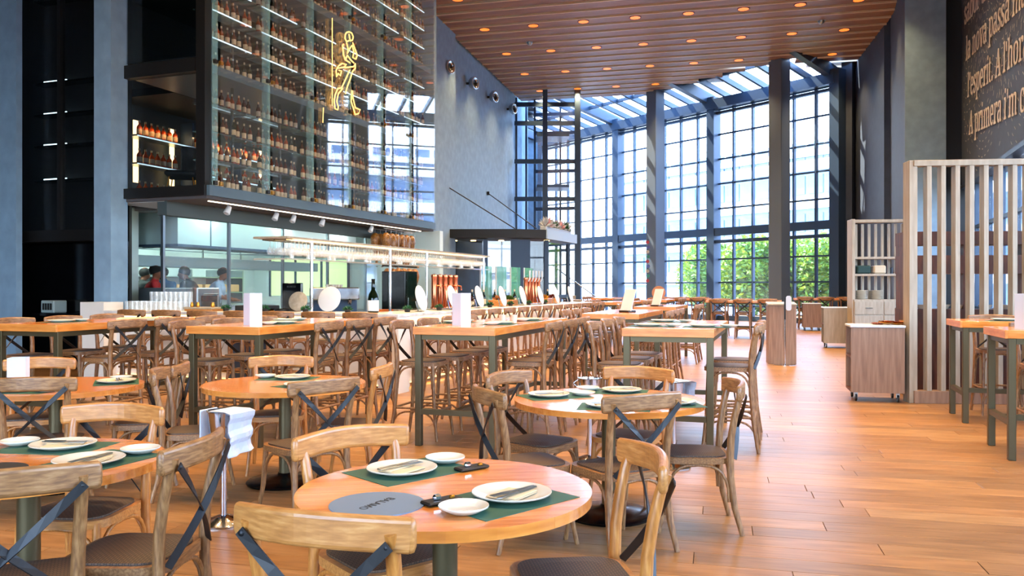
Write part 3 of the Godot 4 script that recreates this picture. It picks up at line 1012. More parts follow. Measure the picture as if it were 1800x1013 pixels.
	# upright posts of the racks
	for k in 6:
		part(bd, "rack_post", bx(Vector3(0.04, 6.0, 0.04)), M.chrome, Vector3(fb - 0.45, 6.1, -(11.08 + k * pitch + 1.02)))
	near.sort_custom(func(p, q): return p[0].length() < q[0].length())
	var rest: Array = [[], [], []]
	for i in near.size():
		var kind: int = 0 if near[i][1] < 4 else (1 if near[i][1] < 6 else 2)
		if i < 300:
			single("spirit_bottle", "amber and dark bottle in the rows of the glazed bottle store", "bottle", bm[kind], null, near[i][0], YAW, "bottles in the glazed store")
		else:
			rest[kind].append(near[i][0])
	var st := thing("stored_bottles", "many more bottles deeper in the glazed bottle store", "bottles")
	st.set_meta("kind", "stuff")
	for kind in 3:
		var mm := MultiMesh.new()
		mm.transform_format = MultiMesh.TRANSFORM_3D
		mm.mesh = bm[kind]
		mm.instance_count = rest[kind].size()
		for i in rest[kind].size():
			mm.set_instance_transform(i, Transform3D(Basis(), rest[kind][i]))
		var mi := MultiMeshInstance3D.new()
		mi.name = "bottle_rows"
		mi.multimesh = mm
		st.add_child(mi, true)
		mi.set_meta("kind", "stuff")
	# backlit shelf seen through the short end, and a lounge chair
	var cab := thing("backlit_bottle_cabinet", "backlit wall cabinet of amber bottles behind the end glass", "cabinet", R(fb - 3.0, 3.16, 14.3), YAW)
	for k in 5:
		part(cab, "light_panel", bx(Vector3(0.02, 1.2, 0.12)), glow(Color(1.0, 0.86, 0.62), 2.0), Vector3(0.03, 0.95, 1.9 - k * 0.95))
	for k in 3:
		part(cab, "shelf", bx(Vector3(0.34, 0.03, 4.4)), M.steel, Vector3(0.2, [0.0, 0.62, 1.15][k] + 0.05, 0))
		part(cab, "led_strip", bx(Vector3(0.015, 0.02, 4.4)), M.led_cool, Vector3(0.37, [0.0, 0.62, 1.15][k] + 0.04, 0))
	for k in 2:
		part(cab, "upright", bx(Vector3(0.3, 1.7, 0.05)), M.frame, Vector3(0.2, 0.85, 0.7 - k * 1.5))
	area(cab, "cabinet_strip_light", Vector3(0.37, 1.4, 0), Vector2(0.03, 4.2), Color(1.0, 0.72, 0.45), 6.0, Vector3(-0.4, -1, 0))
	var ob := bottle_mesh(plain(Color(0.70, 0.26, 0.05), 0.1), 0.3, 0.05)
	for k in 3:
		for j in 26:
			if j in [7, 8, 9, 15, 18, 21]: continue
			single("cognac_bottle", "orange glowing bottle in the backlit cabinet behind the end glass", "bottle", ob, null, R(fb - 2.78, 3.16 + [0.0, 0.62, 1.15][k] + 0.066, 12.3 + j * 0.155), YAW, "bottles in the backlit cabinet")
	var lc := thing("lounge_chair", "dark green lounge chair with thin brass legs inside the bottle store", "chair", R(-11.15, 3.16, 12.3), YAW + 2.2)
	part(lc, "seat", bbx(Vector3(0.6, 0.12, 0.56), 0.04), plain(Color(0.02, 0.05, 0.05), 0.7), Vector3(0, 0.42, 0))
	part(lc, "backrest", MB.new().sweep(arc(func(t): return Vector3(-0.33 * cos(PI * t), 0.68, 0.02 + 0.30 * sin(PI * t)), 10), rr(0.05, 0.46, 0.024)).mesh(), plain(Color(0.02, 0.05, 0.05), 0.7))
	for s in [[-1, -1], [1, -1], [-1, 1], [1, 1]]:
		part(lc, "leg", MB.new().tube([Vector3(s[0] * 0.22, 0.37, s[1] * 0.2), Vector3(s[0] * 0.28, 0, s[1] * 0.26)], [0.012, 0.008], 6).mesh(), M.gold)
	# neon figure on the glass, drawn in strokes
	var nf := thing("neon_sign", "gold neon outline of a walking figure on the bottle store glass", "neon sign", Vector3.ZERO)
	var strokes := {
		"head_tube": [[[250, 165], [262, 145], [285, 138], [310, 150], [325, 185], [318, 215], [300, 225], [290, 195], [285, 160]], [[250, 165], [248, 200], [262, 230], [285, 222]]],
		"torso_tube": [[[235, 255], [225, 265], [232, 350], [250, 400], [295, 430]], [[320, 240], [345, 310], [362, 360], [350, 395], [320, 380], [330, 330], [315, 260]], [[262, 240], [275, 290], [270, 340], [290, 300], [310, 270]], [[250, 400], [270, 360], [300, 400], [330, 430]]],
		"coat_tube": [[[220, 435], [185, 460], [165, 500], [168, 560], [185, 530], [205, 550], [215, 505], [190, 500]], [[220, 435], [260, 445], [240, 470], [180, 480]], [[240, 475], [290, 470], [330, 465], [345, 440]]],
		"leg_tube": [[[345, 435], [345, 480], [318, 510], [300, 570], [270, 650], [252, 718]], [[290, 500], [255, 580], [215, 665], [180, 670], [155, 730], [145, 790], [155, 860], [180, 870], [185, 840], [170, 790], [185, 720], [225, 670]], [[318, 690], [322, 760], [345, 850], [390, 870], [375, 905], [345, 915], [330, 870], [305, 790], [312, 690]]],
		"staff_tube": [[[128, 10], [128, 830]], [[45, 850], [40, 990]]],
	}
	for k in strokes:
		var m := MB.new()
		for line in strokes[k]:
			var pts := []
			for c in line:
				pts.append(on_b(560.0 + c[0] / 5.333, 30.0 + c[1] / 5.333, fb + 0.16))
			m.tube(pts, [0.014 if k != "staff_tube" else 0.01], 6)
		part(nf, k, m.mesh(), M.neon)
	# spotlights hanging under the soffit
	var n := 0
	for c in [[400, 361], [484, 382], [515, 386], [566, 383], [652, 397]]:
		var at := on_b(c[0], c[1] - 4, fb - 0.45)
		at.y = 2.94
		var so := thing("soffit_spotlight", "small white adjustable spotlight under the bottle store soffit", "spotlight", at, YAW, "spotlights under the bottle store")
		part(so, "stem", MB.new().tube([Vector3(0, 0, 0), Vector3(0, -0.06, 0)], [0.012], 6).mesh(), M.white)
		part(so, "head", MB.new().lathe([Vector2(0, -0.09), Vector2(0.045, -0.09), Vector2(0.06, 0.05), Vector2(0.05, 0.06), Vector2(0, 0.04)], 12, Vector3(0, -0.10, 0), Basis(Vector3.RIGHT, 2.6)).mesh(), M.white)

# ---------------------------------------------------------------- open kitchen
func person_mesh(shirt: Color, trousers: Color, lean: float, reach: float) -> ArrayMesh:
	# one continuous body: tapered capsules joined by a smooth minimum, meshed as surface nets
	var skin := Color(0.50, 0.30, 0.20)
	var hip := Vector3(0, 0.94, 0)
	var chest := Vector3(0, 1.30, -lean * 0.5)
	var neck := Vector3(0, 1.47, -lean * 0.75)
	var head := Vector3(0, 1.62, -lean)
	var bones := [[hip, chest, 0.15, 0.17, shirt], [chest, neck, 0.16, 0.06, shirt], [neck, head, 0.055, 0.06, skin], [head + Vector3(0, -0.03, -0.02), head + Vector3(0, 0.05, 0.01), 0.085, 0.10, skin], [head + Vector3(0, -0.02, -0.10), head + Vector3(0, -0.035, -0.115), 0.014, 0.018, skin]]
	for s in [-1.0, 1.0]:
		var sh := Vector3(s * 0.19, 1.40, -lean * 0.65)
		var el := Vector3(s * 0.25, 1.14, -lean * 0.6 - 0.08)
		var wr := Vector3(s * 0.15, 1.08, -lean * 0.6 - reach)
		bones.append([chest + Vector3(s * 0.08, 0.08, 0), sh, 0.10, 0.07, shirt])
		bones.append([sh, el, 0.062, 0.048, shirt])
		bones.append([el, wr, 0.044, 0.03, skin])
		for f in 4:
			bones.append([wr, wr + Vector3(s * -0.02 + (f - 1.5) * 0.02, -0.015 - 0.004 * f, -0.13 + 0.01 * absf(f - 1.5)), 0.022, 0.010, skin])
		bones.append([wr, wr + Vector3(-s * 0.055, 0.0, -0.06), 0.018, 0.011, skin])
		var hp := hip + Vector3(s * 0.09, -0.04, 0)
		var kn := Vector3(s * 0.10, 0.50, -0.02)
		var an := Vector3(s * 0.11, 0.09, 0.03)
		bones.append([hp, kn, 0.095, 0.06, trousers])
		bones.append([kn, an, 0.058, 0.042, trousers])
		bones.append([an, an + Vector3(0, -0.04, -0.16), 0.045, 0.04, Color(0.03, 0.03, 0.03)])
	var cs := 0.028
	var lo := Vector3(-0.36, -0.02, -0.75)
	var nx := 26
	var ny := 64
	var nz := 36
	var val := PackedFloat32Array()
	val.resize((nx + 1) * (ny + 1) * (nz + 1))
	val.fill(1.0)
	var own := PackedInt32Array()
	own.resize(val.size())
	var best := PackedFloat32Array()
	best.resize(val.size())
	best.fill(9.0)
	for bi in bones.size():
		var p: Vector3 = bones[bi][0]
		var q: Vector3 = bones[bi][1]
		var r0: float = bones[bi][2]
		var r1: float = bones[bi][3]
		var mg := maxf(r0, r1) + 0.09
		var l0 := ((p.min(q) - Vector3.ONE * mg - lo) / cs).floor()
		var l1 := ((p.max(q) + Vector3.ONE * mg - lo) / cs).ceil()
		var pq := q - p
		var ll := maxf(pq.length_squared(), 1e-6)
		for i in range(maxi(0, int(l0.x)), mini(nx, int(l1.x)) + 1):
			for j in range(maxi(0, int(l0.y)), mini(ny, int(l1.y)) + 1):
				for k in range(maxi(0, int(l0.z)), mini(nz, int(l1.z)) + 1):
					var c := lo + Vector3(i, j, k) * cs
					var t := clampf((c - p).dot(pq) / ll, 0, 1)
					var d := (c - p - pq * t).length() - lerpf(r0, r1, t)
					var ix := (i * (ny + 1) + j) * (nz + 1) + k
					var h := clampf(0.5 + 0.5 * (val[ix] - d) / 0.03, 0, 1)
					if d < best[ix]:
						best[ix] = d
						own[ix] = bi
					val[ix] = lerpf(val[ix], d, h) - 0.03 * h * (1 - h)
	var vert := {}
	var vc := {}
	var m := MB.new()
	var id := func(i, j, k): return (i * (ny + 1) + j) * (nz + 1) + k
	for i in nx:
		for j in ny:
			for k in nz:
				var pos := 0
				var acc := Vector3.ZERO
				var cnt := 0
				var v8: Array[float] = []
				for c in 8:
					var w: float = val[id.call(i + (c & 1), j + ((c >> 1) & 1), k + (c >> 2))]
					v8.append(w)
					if w < 0: pos += 1
				if pos == 0 or pos == 8: continue
				for e in [[0, 1], [2, 3], [4, 5], [6, 7], [0, 2], [1, 3], [4, 6], [5, 7], [0, 4], [1, 5], [2, 6], [3, 7]]:
					var f: float = v8[e[0]]
					var g: float = v8[e[1]]
					if (f < 0) != (g < 0):
						var t := f / (f - g)
						var A := Vector3(e[0] & 1, (e[0] >> 1) & 1, e[0] >> 2)
						var B := Vector3(e[1] & 1, (e[1] >> 1) & 1, e[1] >> 2)
						acc += A.lerp(B, t)
						cnt += 1
				var key := Vector3i(i, j, k)
				vert[key] = lo + (Vector3(i, j, k) + acc / cnt) * cs
				vc[key] = bones[own[id.call(i, j, k)]][4]
	var nrm := func(p: Vector3) -> Vector3:
		var c := ((p - lo) / cs).floor().clamp(Vector3.ONE, Vector3(nx - 2, ny - 2, nz - 2))
		var i := int(c.x)
		var j := int(c.y)
		var k := int(c.z)
		return Vector3(val[id.call(i + 1, j, k)] - val[id.call(i - 1, j, k)], val[id.call(i, j + 1, k)] - val[id.call(i, j - 1, k)], val[id.call(i, j, k + 1)] - val[id.call(i, j, k - 1)]).normalized()
	for key in vert:
		for ax in 3:
			var du := Vector3i.ZERO
			du[(ax + 1) % 3] = 1
			var dv := Vector3i.ZERO
			dv[(ax + 2) % 3] = 1
			var step := Vector3i.ZERO
			step[ax] = 1
			var g0: float = val[id.call(key.x, key.y, key.z)]
			var kk: Vector3i = key + step
			var g1: float = val[id.call(kk.x, kk.y, kk.z)]
			if (g0 < 0) == (g1 < 0): continue
			var ks := [key, key - du, key - du - dv, key - dv]
			if not (vert.has(ks[1]) and vert.has(ks[2]) and vert.has(ks[3])): continue
			for tr in [[0, 1, 2], [0, 2, 3]]:
				var s0 := m.v.size()
				m.tri(vert[ks[tr[0]]], vert[ks[tr[1]]], vert[ks[tr[2]]], nrm.call(vert[ks[tr[0]]]), nrm.call(vert[ks[tr[1]]]), nrm.call(vert[ks[tr[2]]]))
				for q2 in range(s0, m.v.size()):
					for ci in 3:
						if m.v[q2] == vert[ks[tr[ci]]]:
							m.col.append((vc[ks[tr[ci]]] as Color).srgb_to_linear())
							break
	return m.mesh()
func kitchen() -> void:
	var gb := -10.4
	var a0 := 11.0
	var a1 := 19.3
	var am := (a0 + a1) * 0.5
	var ln := a1 - a0
	var kt := struct_root("wall_kitchen", "bright tiled kitchen shell behind the serving counter", R(0, 0, 0), YAW)
	part(kt, "lintel", bx(Vector3(0.2, 0.24, ln)), M.lintel, Vector3(gb, 2.82, -am))
	part(kt, "rear_wall", bx(Vector3(0.2, 3.0, 8.0)), M.kitchen_tile, Vector3(-15.6, 1.5, -16.2))
	part(kt, "side_wall", bx(Vector3(3.6, 3.0, 0.2)), M.kitchen_tile, Vector3(-14.0, 1.5, -12.2))
	part(kt, "side_wall", bx(Vector3(6.2, 3.0, 0.2)), M.kitchen_tile, Vector3(-12.6, 1.5, -a1 - 0.8))
	part(kt, "kitchen_ceiling", bx(Vector3(5.4, 0.1, 8.0)), M.white, Vector3(-13.0, 2.98, -16.2))
	part(kt, "kitchen_ceiling", bx(Vector3(1.1, 0.1, 1.2)), M.white, Vector3(-10.9, 2.98, -11.6))
	part(kt, "duckboard_floor", bx(Vector3(3.6, 0.14, 7.6)), M.frame, Vector3(-13.75, 0.07, -16.1))
	part(kt, "low_wall", bx(Vector3(0.18, 0.92, ln)), M.steel, Vector3(gb, 0.46, -am))
	for k in 3:
		var l := part(kt, "ceiling_lamp", bx(Vector3(3.6, 0.03, 0.6)), glow(Color(0.90, 1.0, 0.97), 2.2), Vector3(-12.9, 2.91, -13.2 - k * 2.4))
		area(kt, "ceiling_lamp_light", Vector3(-12.9, 2.88, -13.2 - k * 2.4), Vector2(3.6, 0.6), Color(0.90, 1.0, 0.97), 2.4)
	var gw := struct_root("window_7", "glass front of the open kitchen with pale steel frames", R(gb, 0, 0), YAW)
	for k in 5:
		part(gw, "pane", bx(Vector3(0.02, 1.76, 1.6)), M.clear, Vector3(0, 1.81, -a0 - 0.85 - k * 1.66))
		part(gw, "mullion", bx(Vector3(0.05, 1.8, 0.05)), M.steel, Vector3(0, 1.81, -a0 - 0.02 - k * 1.66))
	part(kt, "ceiling_lamp", bx(Vector3(0.5, 0.03, 6.6)), glow(Color(0.90, 1.0, 0.97), 1.5), Vector3(-10.85, 2.92, -15.4))  # unseen strip lamp added to brighten the hood fronts
	area(kt, "ceiling_lamp_light", Vector3(-10.85, 2.89, -15.4), Vector2(0.5, 6.6), Color(0.90, 1.0, 0.97), 0.9, Vector3(-0.35, -1, 0))
	# window at the kitchen end; green glowing panel stands for daylight on leaves
	var rw := struct_root("window_8", "kitchen end window with a green glowing panel for outside daylight", R(-13.6, 0, 20.0), YAW)
	part(rw, "window_light", bx(Vector3(2.6, 1.0, 0.03)), glow(Color(0.72, 0.84, 0.60), 0.75), Vector3(0, 1.75, 0))
	for k in 4:
		part(rw, "mullion", bx(Vector3(0.05, 1.05, 0.08)), M.frame, Vector3(1.3 - k * 0.87, 1.75, 0.02))
	# hoods
	var hd := thing("extractor_hood", "long brushed steel extractor hood over the cooking line", "extractor hood", R(-12.1, 0, 13.9), YAW)
	part(hd, "canopy", MB.new().box(Vector3(0, 2.6, 0), Vector3(1.5, 0.62, 3.0)).mesh(), M.hood)
	part(hd, "lip", bx(Vector3(1.56, 0.05, 3.06)), M.frame, Vector3(0, 2.28, 0))
	part(hd, "panel_joint", bx(Vector3(0.01, 0.6, 0.02)), M.frame, Vector3(0.755, 2.6, 0.6))
	for k in 4:
		part(hd, "filter", bx(Vector3(0.6, 0.03, 0.6)), M.chrome, Vector3(0.1, 2.25, 1.1 - k * 0.72))
	var hd2 := thing("extractor_hood", "white steel extractor hood farther along the kitchen", "extractor hood", R(-12.1, 0, 17.2), YAW)
	part(hd2, "canopy", bx(Vector3(1.5, 0.62, 3.2)), M.white, Vector3(0, 2.6, 0))
	part(hd2, "lip", bx(Vector3(1.56, 0.05, 3.26)), M.frame, Vector3(0, 2.28, 0))
	# pass shelf
	var ps := thing("pass_shelf", "long steel pass shelf with heat lamps hanging in the kitchen", "shelf", R(-12.9, 0, 15.5), YAW)
	part(ps, "board", bx(Vector3(0.5, 0.22, 7.0)), M.hood, Vector3(0, 2.02, 0))
	for k in 6:
		part(ps, "hanger", bx(Vector3(0.03, 0.8, 0.03)), M.chrome, Vector3(0, 2.5, 3.2 - k * 1.28))
	# kitchen furniture
	var ct := thing("steel_counter", "long stainless steel kitchen counter behind the bar", "counter", R(-11.5, 0, 15.2), YAW)
	part(ct, "top", bbx(Vector3(0.9, 0.05, 7.0), 0.01), M.steel, Vector3(0, 0.9, 0))
	part(ct, "body", bx(Vector3(0.82, 0.86, 6.9)), M.steel, Vector3(0, 0.44, 0))
	for k in 8:
		part(ct, "door", bx(Vector3(0.02, 0.7, 0.8)), M.chrome, Vector3(0.42, 0.45, 3.1 - k * 0.88))
	var ov := thing("combi_oven", "grey steel oven with dark glass door on the kitchen counter", "oven", R(-11.25, 0.925, 12.78), YAW)
	part(ov, "body", bbx(Vector3(0.6, 0.55, 0.62), 0.02), M.steel, Vector3(0, 0.275, 0))
	part(ov, "door", bx(Vector3(0.03, 0.32, 0.42)), M.black_gloss, Vector3(0.31, 0.24, 0))
	part(ov, "handle", MB.new().tube([Vector3(0.35, 0.43, -0.2), Vector3(0.35, 0.43, 0.2)], [0.012], 6).mesh(), M.chrome)
	var fr := thing("steel_cabinet", "grey steel cabinet standing beside the kitchen oven", "cabinet", R(-11.3, 0.925, 12.05), YAW)
	part(fr, "body", bbx(Vector3(0.6, 0.55, 0.75), 0.02), plain(Color(0.36, 0.40, 0.42), 0.45, 0.5), Vector3(0, 0.275, 0))
	part(fr, "door", bx(Vector3(0.02, 0.48, 0.66)), plain(Color(0.40, 0.44, 0.46), 0.4, 0.5), Vector3(0.31, 0.275, 0))
	part(fr, "handle", bx(Vector3(0.03, 0.3, 0.02)), M.chrome, Vector3(0.335, 0.275, -0.26))
	# trays and pans along the counter
	for k in 9:
		var a := 13.4 + k * 0.52
		if k % 3 == 2:
			var bw := single("steel_bowl", "round steel mixing bowl on the kitchen counter", "bowl", MB.new().lathe([Vector2(0, 0), Vector2(0.08, 0.0), Vector2(0.17, 0.10), Vector2(0.18, 0.13), Vector2(0.165, 0.125), Vector2(0.07, 0.012), Vector2(0, 0.012)], 16).mesh(), M.chrome, R(-11.4, 0.925, a), YAW, "bowls on the kitchen counter")
		else:
			var tr := thing("food_tray", "white food tray on the kitchen counter", "tray", R(-11.4, 0.925, a), YAW, "trays on the kitchen counter")
			part(tr, "body", bbx(Vector3(0.4, 0.12 + 0.06 * (k % 2), 0.36), 0.02), M.white, Vector3(0, 0.06 + 0.03 * (k % 2), 0))
			part(tr, "rim", bbx(Vector3(0.44, 0.012, 0.40), 0.004), M.steel, Vector3(0, 0.13 + 0.06 * (k % 2), 0))
	# shelving on the rear wall
	var rs := thing("wall_shelf", "long wooden plate shelf on the kitchen rear wall", "shelf", R(-15.3, 0, 17.0), YAW)
	for y in [1.35, 1.75]:
		part(rs, "board", bx(Vector3(0.4, 0.03, 4.0)), M.steel, Vector3(0, y, 0))
	for k in 5:
		part(rs, "upright", bx(Vector3(0.4, 0.9, 0.04)), M.steel, Vector3(0, 1.5, 2.0 - k * 1.0))
	for k in 8:
		single("food_box", "cream storage box on the kitchen rear shelf", "box", bbx(Vector3(0.26, 0.2, 0.36), 0.01), plain(Color(0.80, 0.62, 0.42), 0.7), R(-15.28, 1.466, 15.0 + 0.27 + (k % 2) * 0.46 + (k / 2)), YAW, "boxes on the kitchen shelf")
	# staff
	var vm := plain(Color.WHITE, 0.7)
	vm.vertex_color_use_as_albedo = true
	var red := person_mesh(Color(0.62, 0.03, 0.05), Color(0.05, 0.05, 0.06), 0.10, 0.32)
	var blue := person_mesh(Color(0.05, 0.45, 0.66), Color(0.08, 0.08, 0.1), 0.22, 0.30)
	var greyp := person_mesh(Color(0.10, 0.14, 0.14), Color(0.06, 0.06, 0.07), 0.26, 0.28)
	var whitep := person_mesh(Color(0.62, 0.72, 0.82), Color(0.05, 0.05, 0.06), 0.24, 0.30)
	var staff := [[red, 265.0, 15.9, -1.2, "person in red shirt and dark cap working in the kitchen", true], [blue, 297.0, 16.8, 1.0, "person in bright blue shirt bending over the kitchen counter", false], [greyp, 345.0, 16.4, 1.5, "person in dark shirt leaning forward in the kitchen", false], [whitep, 372.0, 17.4, -1.4, "person in pale blue shirt bending low in the kitchen", false], [greyp, 238.0, 17.4, -0.4, "person in dark shirt standing at the kitchen side wall", false]]
	for c in staff:
		var o := thing("person", c[4], "person", V((c[1] - 900.0) / F * c[2], c[2], 0.142), c[3])
		part(o, "body", c[0], vm)
		var lean: float = {red: 0.10, blue: 0.22, greyp: 0.26, whitep: 0.24}[c[0]]
		var hc := Vector3(0, 1.645, -lean + 0.015)
		part(o, "hair", MB.new().lathe([Vector2(0.108, -0.03), Vector2(0.114, 0.02), Vector2(0.10, 0.07), Vector2(0.06, 0.105), Vector2(0, 0.118)], 14, hc, Basis(Vector3.RIGHT, 0.35)).mesh(), plain(Color(0.03, 0.025, 0.02), 0.7))
		if c[5]:
			part(o, "cap", MB.new().lathe([Vector2(0.118, 0.01), Vector2(0.122, 0.05), Vector2(0.10, 0.10), Vector2(0, 0.12)], 14, hc).box(hc + Vector3(0, 0.02, -0.15), Vector3(0.15, 0.012, 0.12)).mesh(), plain(Color(0.02, 0.05, 0.04), 0.8))
		else:
			part(o, "apron", MB.new().bbox(Vector3(0, 0.85, -0.17), Vector3(0.34, 0.62, 0.02), 0.008).mesh(), M.black)

# ---------------------------------------------------------------- bar
func wine_glass_mesh() -> ArrayMesh:
	return MB.new().lathe([Vector2(0.034, 0.0), Vector2(0.033, 0.004), Vector2(0.005, 0.008), Vector2(0.0045, 0.085), Vector2(0.02, 0.10), Vector2(0.040, 0.135), Vector2(0.041, 0.165), Vector2(0.034, 0.205)], 9).mesh()
func bar() -> void:
	var fb := -5.46
	var fa := 10.16
	var lb := -10.9
	var ea := 20.6
	var br := thing("bar_counter", "long white L-shaped bar counter with pale stone top and glowing underside", "bar counter", R(0, 0, 0), YAW)
	# front leg of the L (across), then the long leg (along)
	part(br, "front_panel", bx(Vector3(fb - lb, 1.0, 0.08)), M.bar_white, Vector3((fb + lb) / 2, 0.56, -fa - 0.30))
	part(br, "front_panel", bx(Vector3(0.08, 1.0, ea - fa - 0.3)), M.bar_white, Vector3(fb - 0.30, 0.56, -(fa + 0.3 + ea) / 2))
	part(br, "corner_post", bx(Vector3(0.32, 1.06, 0.32)), M.bar_white, Vector3(fb - 0.16, 0.53, -fa - 0.16))
	part(br, "counter_top", bbx(Vector3(fb - lb, 0.05, 0.75), 0.008), M.bar_stone, Vector3((fb + lb) / 2, 1.085, -fa - 0.375))
	part(br, "counter_top", bbx(Vector3(0.75, 0.05, ea - fa - 0.75), 0.008), M.bar_stone, Vector3(fb - 0.375, 1.085, -(fa + 0.75 + ea) / 2))
	part(br, "plinth", bx(Vector3(fb - lb - 0.4, 0.08, 0.06)), M.black, Vector3((fb + lb) / 2 - 0.2, 0.04, -fa - 0.42))
	part(br, "end_panel", bx(Vector3(0.5, 1.24, 0.4)), M.bar_white, Vector3(lb - 0.15, 0.62, -fa - 0.2))
	part(br, "foot_rail", MB.new().tube([Vector3(lb + 0.3, 0.2, -fa - 0.12), Vector3(fb - 0.4, 0.2, -fa - 0.12)], [0.02], 8).mesh(), M.chrome)
	for y in [1.05, 0.07]:
		part(br, "led_strip", bx(Vector3(fb - lb - 0.5, 0.012, 0.02)), M.led_warm, Vector3((fb + lb) / 2 - 0.1, y, -fa - 0.24))
		part(br, "led_strip", bx(Vector3(0.02, 0.012, ea - fa - 0.8)), M.led_warm, Vector3(fb - 0.24, y, -(fa + 0.5 + ea) / 2))
		area(br, "led_strip_light", Vector3((fb + lb) / 2 - 0.1, y - 0.012, -fa - 0.235), Vector2(fb - lb - 0.5, 0.03), Color(1.0, 0.80, 0.52), 5.0, Vector3(0, -1, -0.35))
		area(br, "led_strip_light", Vector3(fb - 0.235, y - 0.012, -(fa + 0.5 + ea) / 2), Vector2(0.03, ea - fa - 0.8), Color(1.0, 0.80, 0.52), 5.0, Vector3(-0.35, -1, 0))
	# rear work counter
	var rc := thing("back_bar", "low steel and stone work counter behind the bar", "counter", R(-8.2, 0, 14.6), YAW)
	part(rc, "body", bx(Vector3(0.7, 0.9, 8.4)), M.wall_dark, Vector3(0, 0.45, 0))
	part(rc, "top", bbx(Vector3(0.8, 0.05, 8.5), 0.01), M.bar_stone, Vector3(0, 0.925, 0))
	for k in 7:
		part(rc, "door", bx(Vector3(0.02, 0.7, 1.1)), M.black_gloss, Vector3(0.355, 0.45, 3.6 - k * 1.2))
	# hanging rack for glasses over the back bar
	var rb := -7.62
	var rk := thing("glass_rack", "long hanging steel rack for stem glasses above the bar", "glass rack", R(rb, 0, 0), YAW)
	part(rk, "top_board", bx(Vector3(0.60, 0.03, 8.0)), M.ash, Vector3(0, 2.22, -14.2))
	part(rk, "lower_shelf", bx(Vector3(0.60, 0.025, 8.0)), pane(Color(0.75, 0.72, 0.66), 0.5, 0.7), Vector3(0, 1.90, -14.2))
	part(rk, "led_strip", bx(Vector3(0.03, 0.015, 7.6)), M.led_warm, Vector3(0.27, 2.20, -14.2))
	area(rk, "led_strip_light", Vector3(0.2, 2.19, -14.2), Vector2(0.05, 7.6), Color(1.0, 0.86, 0.66), 4.0)
	for a in [10.9, 13.4, 14.9, 17.9]:
		part(rk, "post", MB.new().tube([Vector3(0.25, 0.95, -a), Vector3(0.25, 2.24, -a)], [0.026], 10).mesh(), M.chrome)
	for k in 3:
		part(rk, "runner", bx(Vector3(0.02, 0.02, 7.8)), M.chrome, Vector3(-0.2 + 0.2 * k, 2.19, -14.2))
	var wg := wine_glass_mesh()
	var flip := Basis(Vector3.RIGHT, PI)
	for row in 3:
		for k in 80:
			var g := single("stem_glass", "stem glass hanging upside down in the steel bar rack", "glass", wg, M.glassware, R(rb - 0.15 + 0.19 * row, 2.18, 10.4 + k * 0.096), 0.0, "glasses in the bar rack")
			g.basis = flip
	for k in 26:
		single("tumbler", "upturned tumbler standing on the lower shelf of the bar rack", "glass", cache_tumbler(), M.glassware, R(rb + 0.1 + 0.1 * (k % 2), 1.913, 10.6 + k * 0.29), 0.0, "tumblers on the bar rack shelf")
	# glasses stacked on the bar end
	for r in 4:
		for k in 11:
			var up := 2 if (r > 1 and k > 2) else 1
			for h in up:
				single("water_glass", "clear water glass in the crowd at the bar end", "glass", cache_highball(), M.water_glass, R(-10.45 + k * 0.098, 1.111 + h * 0.15, fa + 0.14 + r * 0.11), 0.0, "water glasses on the bar end")
	# wooden board with small brass items
	var wb := thing("cutlery_box", "pale wooden box on the bar holding small brass pots", "box", R(-9.05, 1.111, fa + 0.3), YAW)
	part(wb, "base", bbx(Vector3(0.52, 0.04, 0.3), 0.005), M.honey_x, Vector3(0, 0.02, 0))
	part(wb, "rim", bbx(Vector3(0.54, 0.03, 0.32), 0.004), M.ash, Vector3(0, 0.045, 0))
	for k in 5:
		single("brass_pot", "tiny brass pot on the pale wooden box", "pot", MB.new().lathe([Vector2(0, 0), Vector2(0.022, 0), Vector2(0.03, 0.03), Vector2(0.018, 0.06), Vector2(0.022, 0.075), Vector2(0, 0.08)], 10).mesh(), M.gold, R(-9.22 + [0.0, 0.06, 0.12, 0.36, 0.40][k], 1.1715, fa + 0.22 + 0.06 * (k % 2)), 0.0, "brass pots on the wooden box")
	# dark tray, round boards, plants on the front bar
	single("serving_tray", "dark grey long tray on the bar top", "tray", bbx(Vector3(0.62, 0.09, 0.3), 0.01), plain(Color(0.10, 0.11, 0.11), 0.5), R(-8.2, 1.156, fa + 0.5), YAW)
	# round white display boards on the bar: b, a, radius, tilt yaw
	var boards := [[-6.75, fa + 0.28, 0.19, 0.0, "round white serving board standing upright on the bar between two stools"], [-7.45, fa + 0.5, 0.15, 0.2, "half-hidden beige round board on the bar beside a small plant"]]
	for k in 8:
		boards.append([fb - 0.22, 11.3 + k * 1.15, 0.20, PI / 2 + 0.08, "round white menu board leaning on the long bar leg"])
	for k in boards.size():
		var c: Array = boards[k]
		var o := thing("round_board", c[4], "board", R(c[0], 1.111, c[1]), YAW + c[3], "" if k < 2 else "round boards along the long bar leg")
		var tilt := Basis(Vector3.RIGHT, PI / 2 - 0.25)
		part(o, "disc", MB.new().lathe([Vector2(0, -0.008), Vector2(c[2] - 0.006, -0.008), Vector2(c[2], -0.002), Vector2(c[2], 0.004), Vector2(c[2] - 0.006, 0.008), Vector2(0, 0.008)], 28).mesh(), M.white if k != 1 else M.ash, Vector3(0, c[2] * 0.97 + 0.012, 0), tilt)
		part(o, "stand", bx(Vector3(0.10, 0.012, 0.12)), M.chrome, Vector3(0, 0.006, -0.03))
		part(o, "rest", bx(Vector3(0.02, 0.16, 0.012)), M.chrome, Vector3(0, 0.08, -0.07), Basis(Vector3.RIGHT, -0.25))
	var pot := MB.new().lathe([Vector2(0, 0), Vector2(0.04, 0), Vector2(0.05, 0.05), Vector2(0.045, 0.05), Vector2(0, 0.045)], 10).mesh()
	var tuft := leaf_cloud_small(0.085, 0.07, 60, 5)
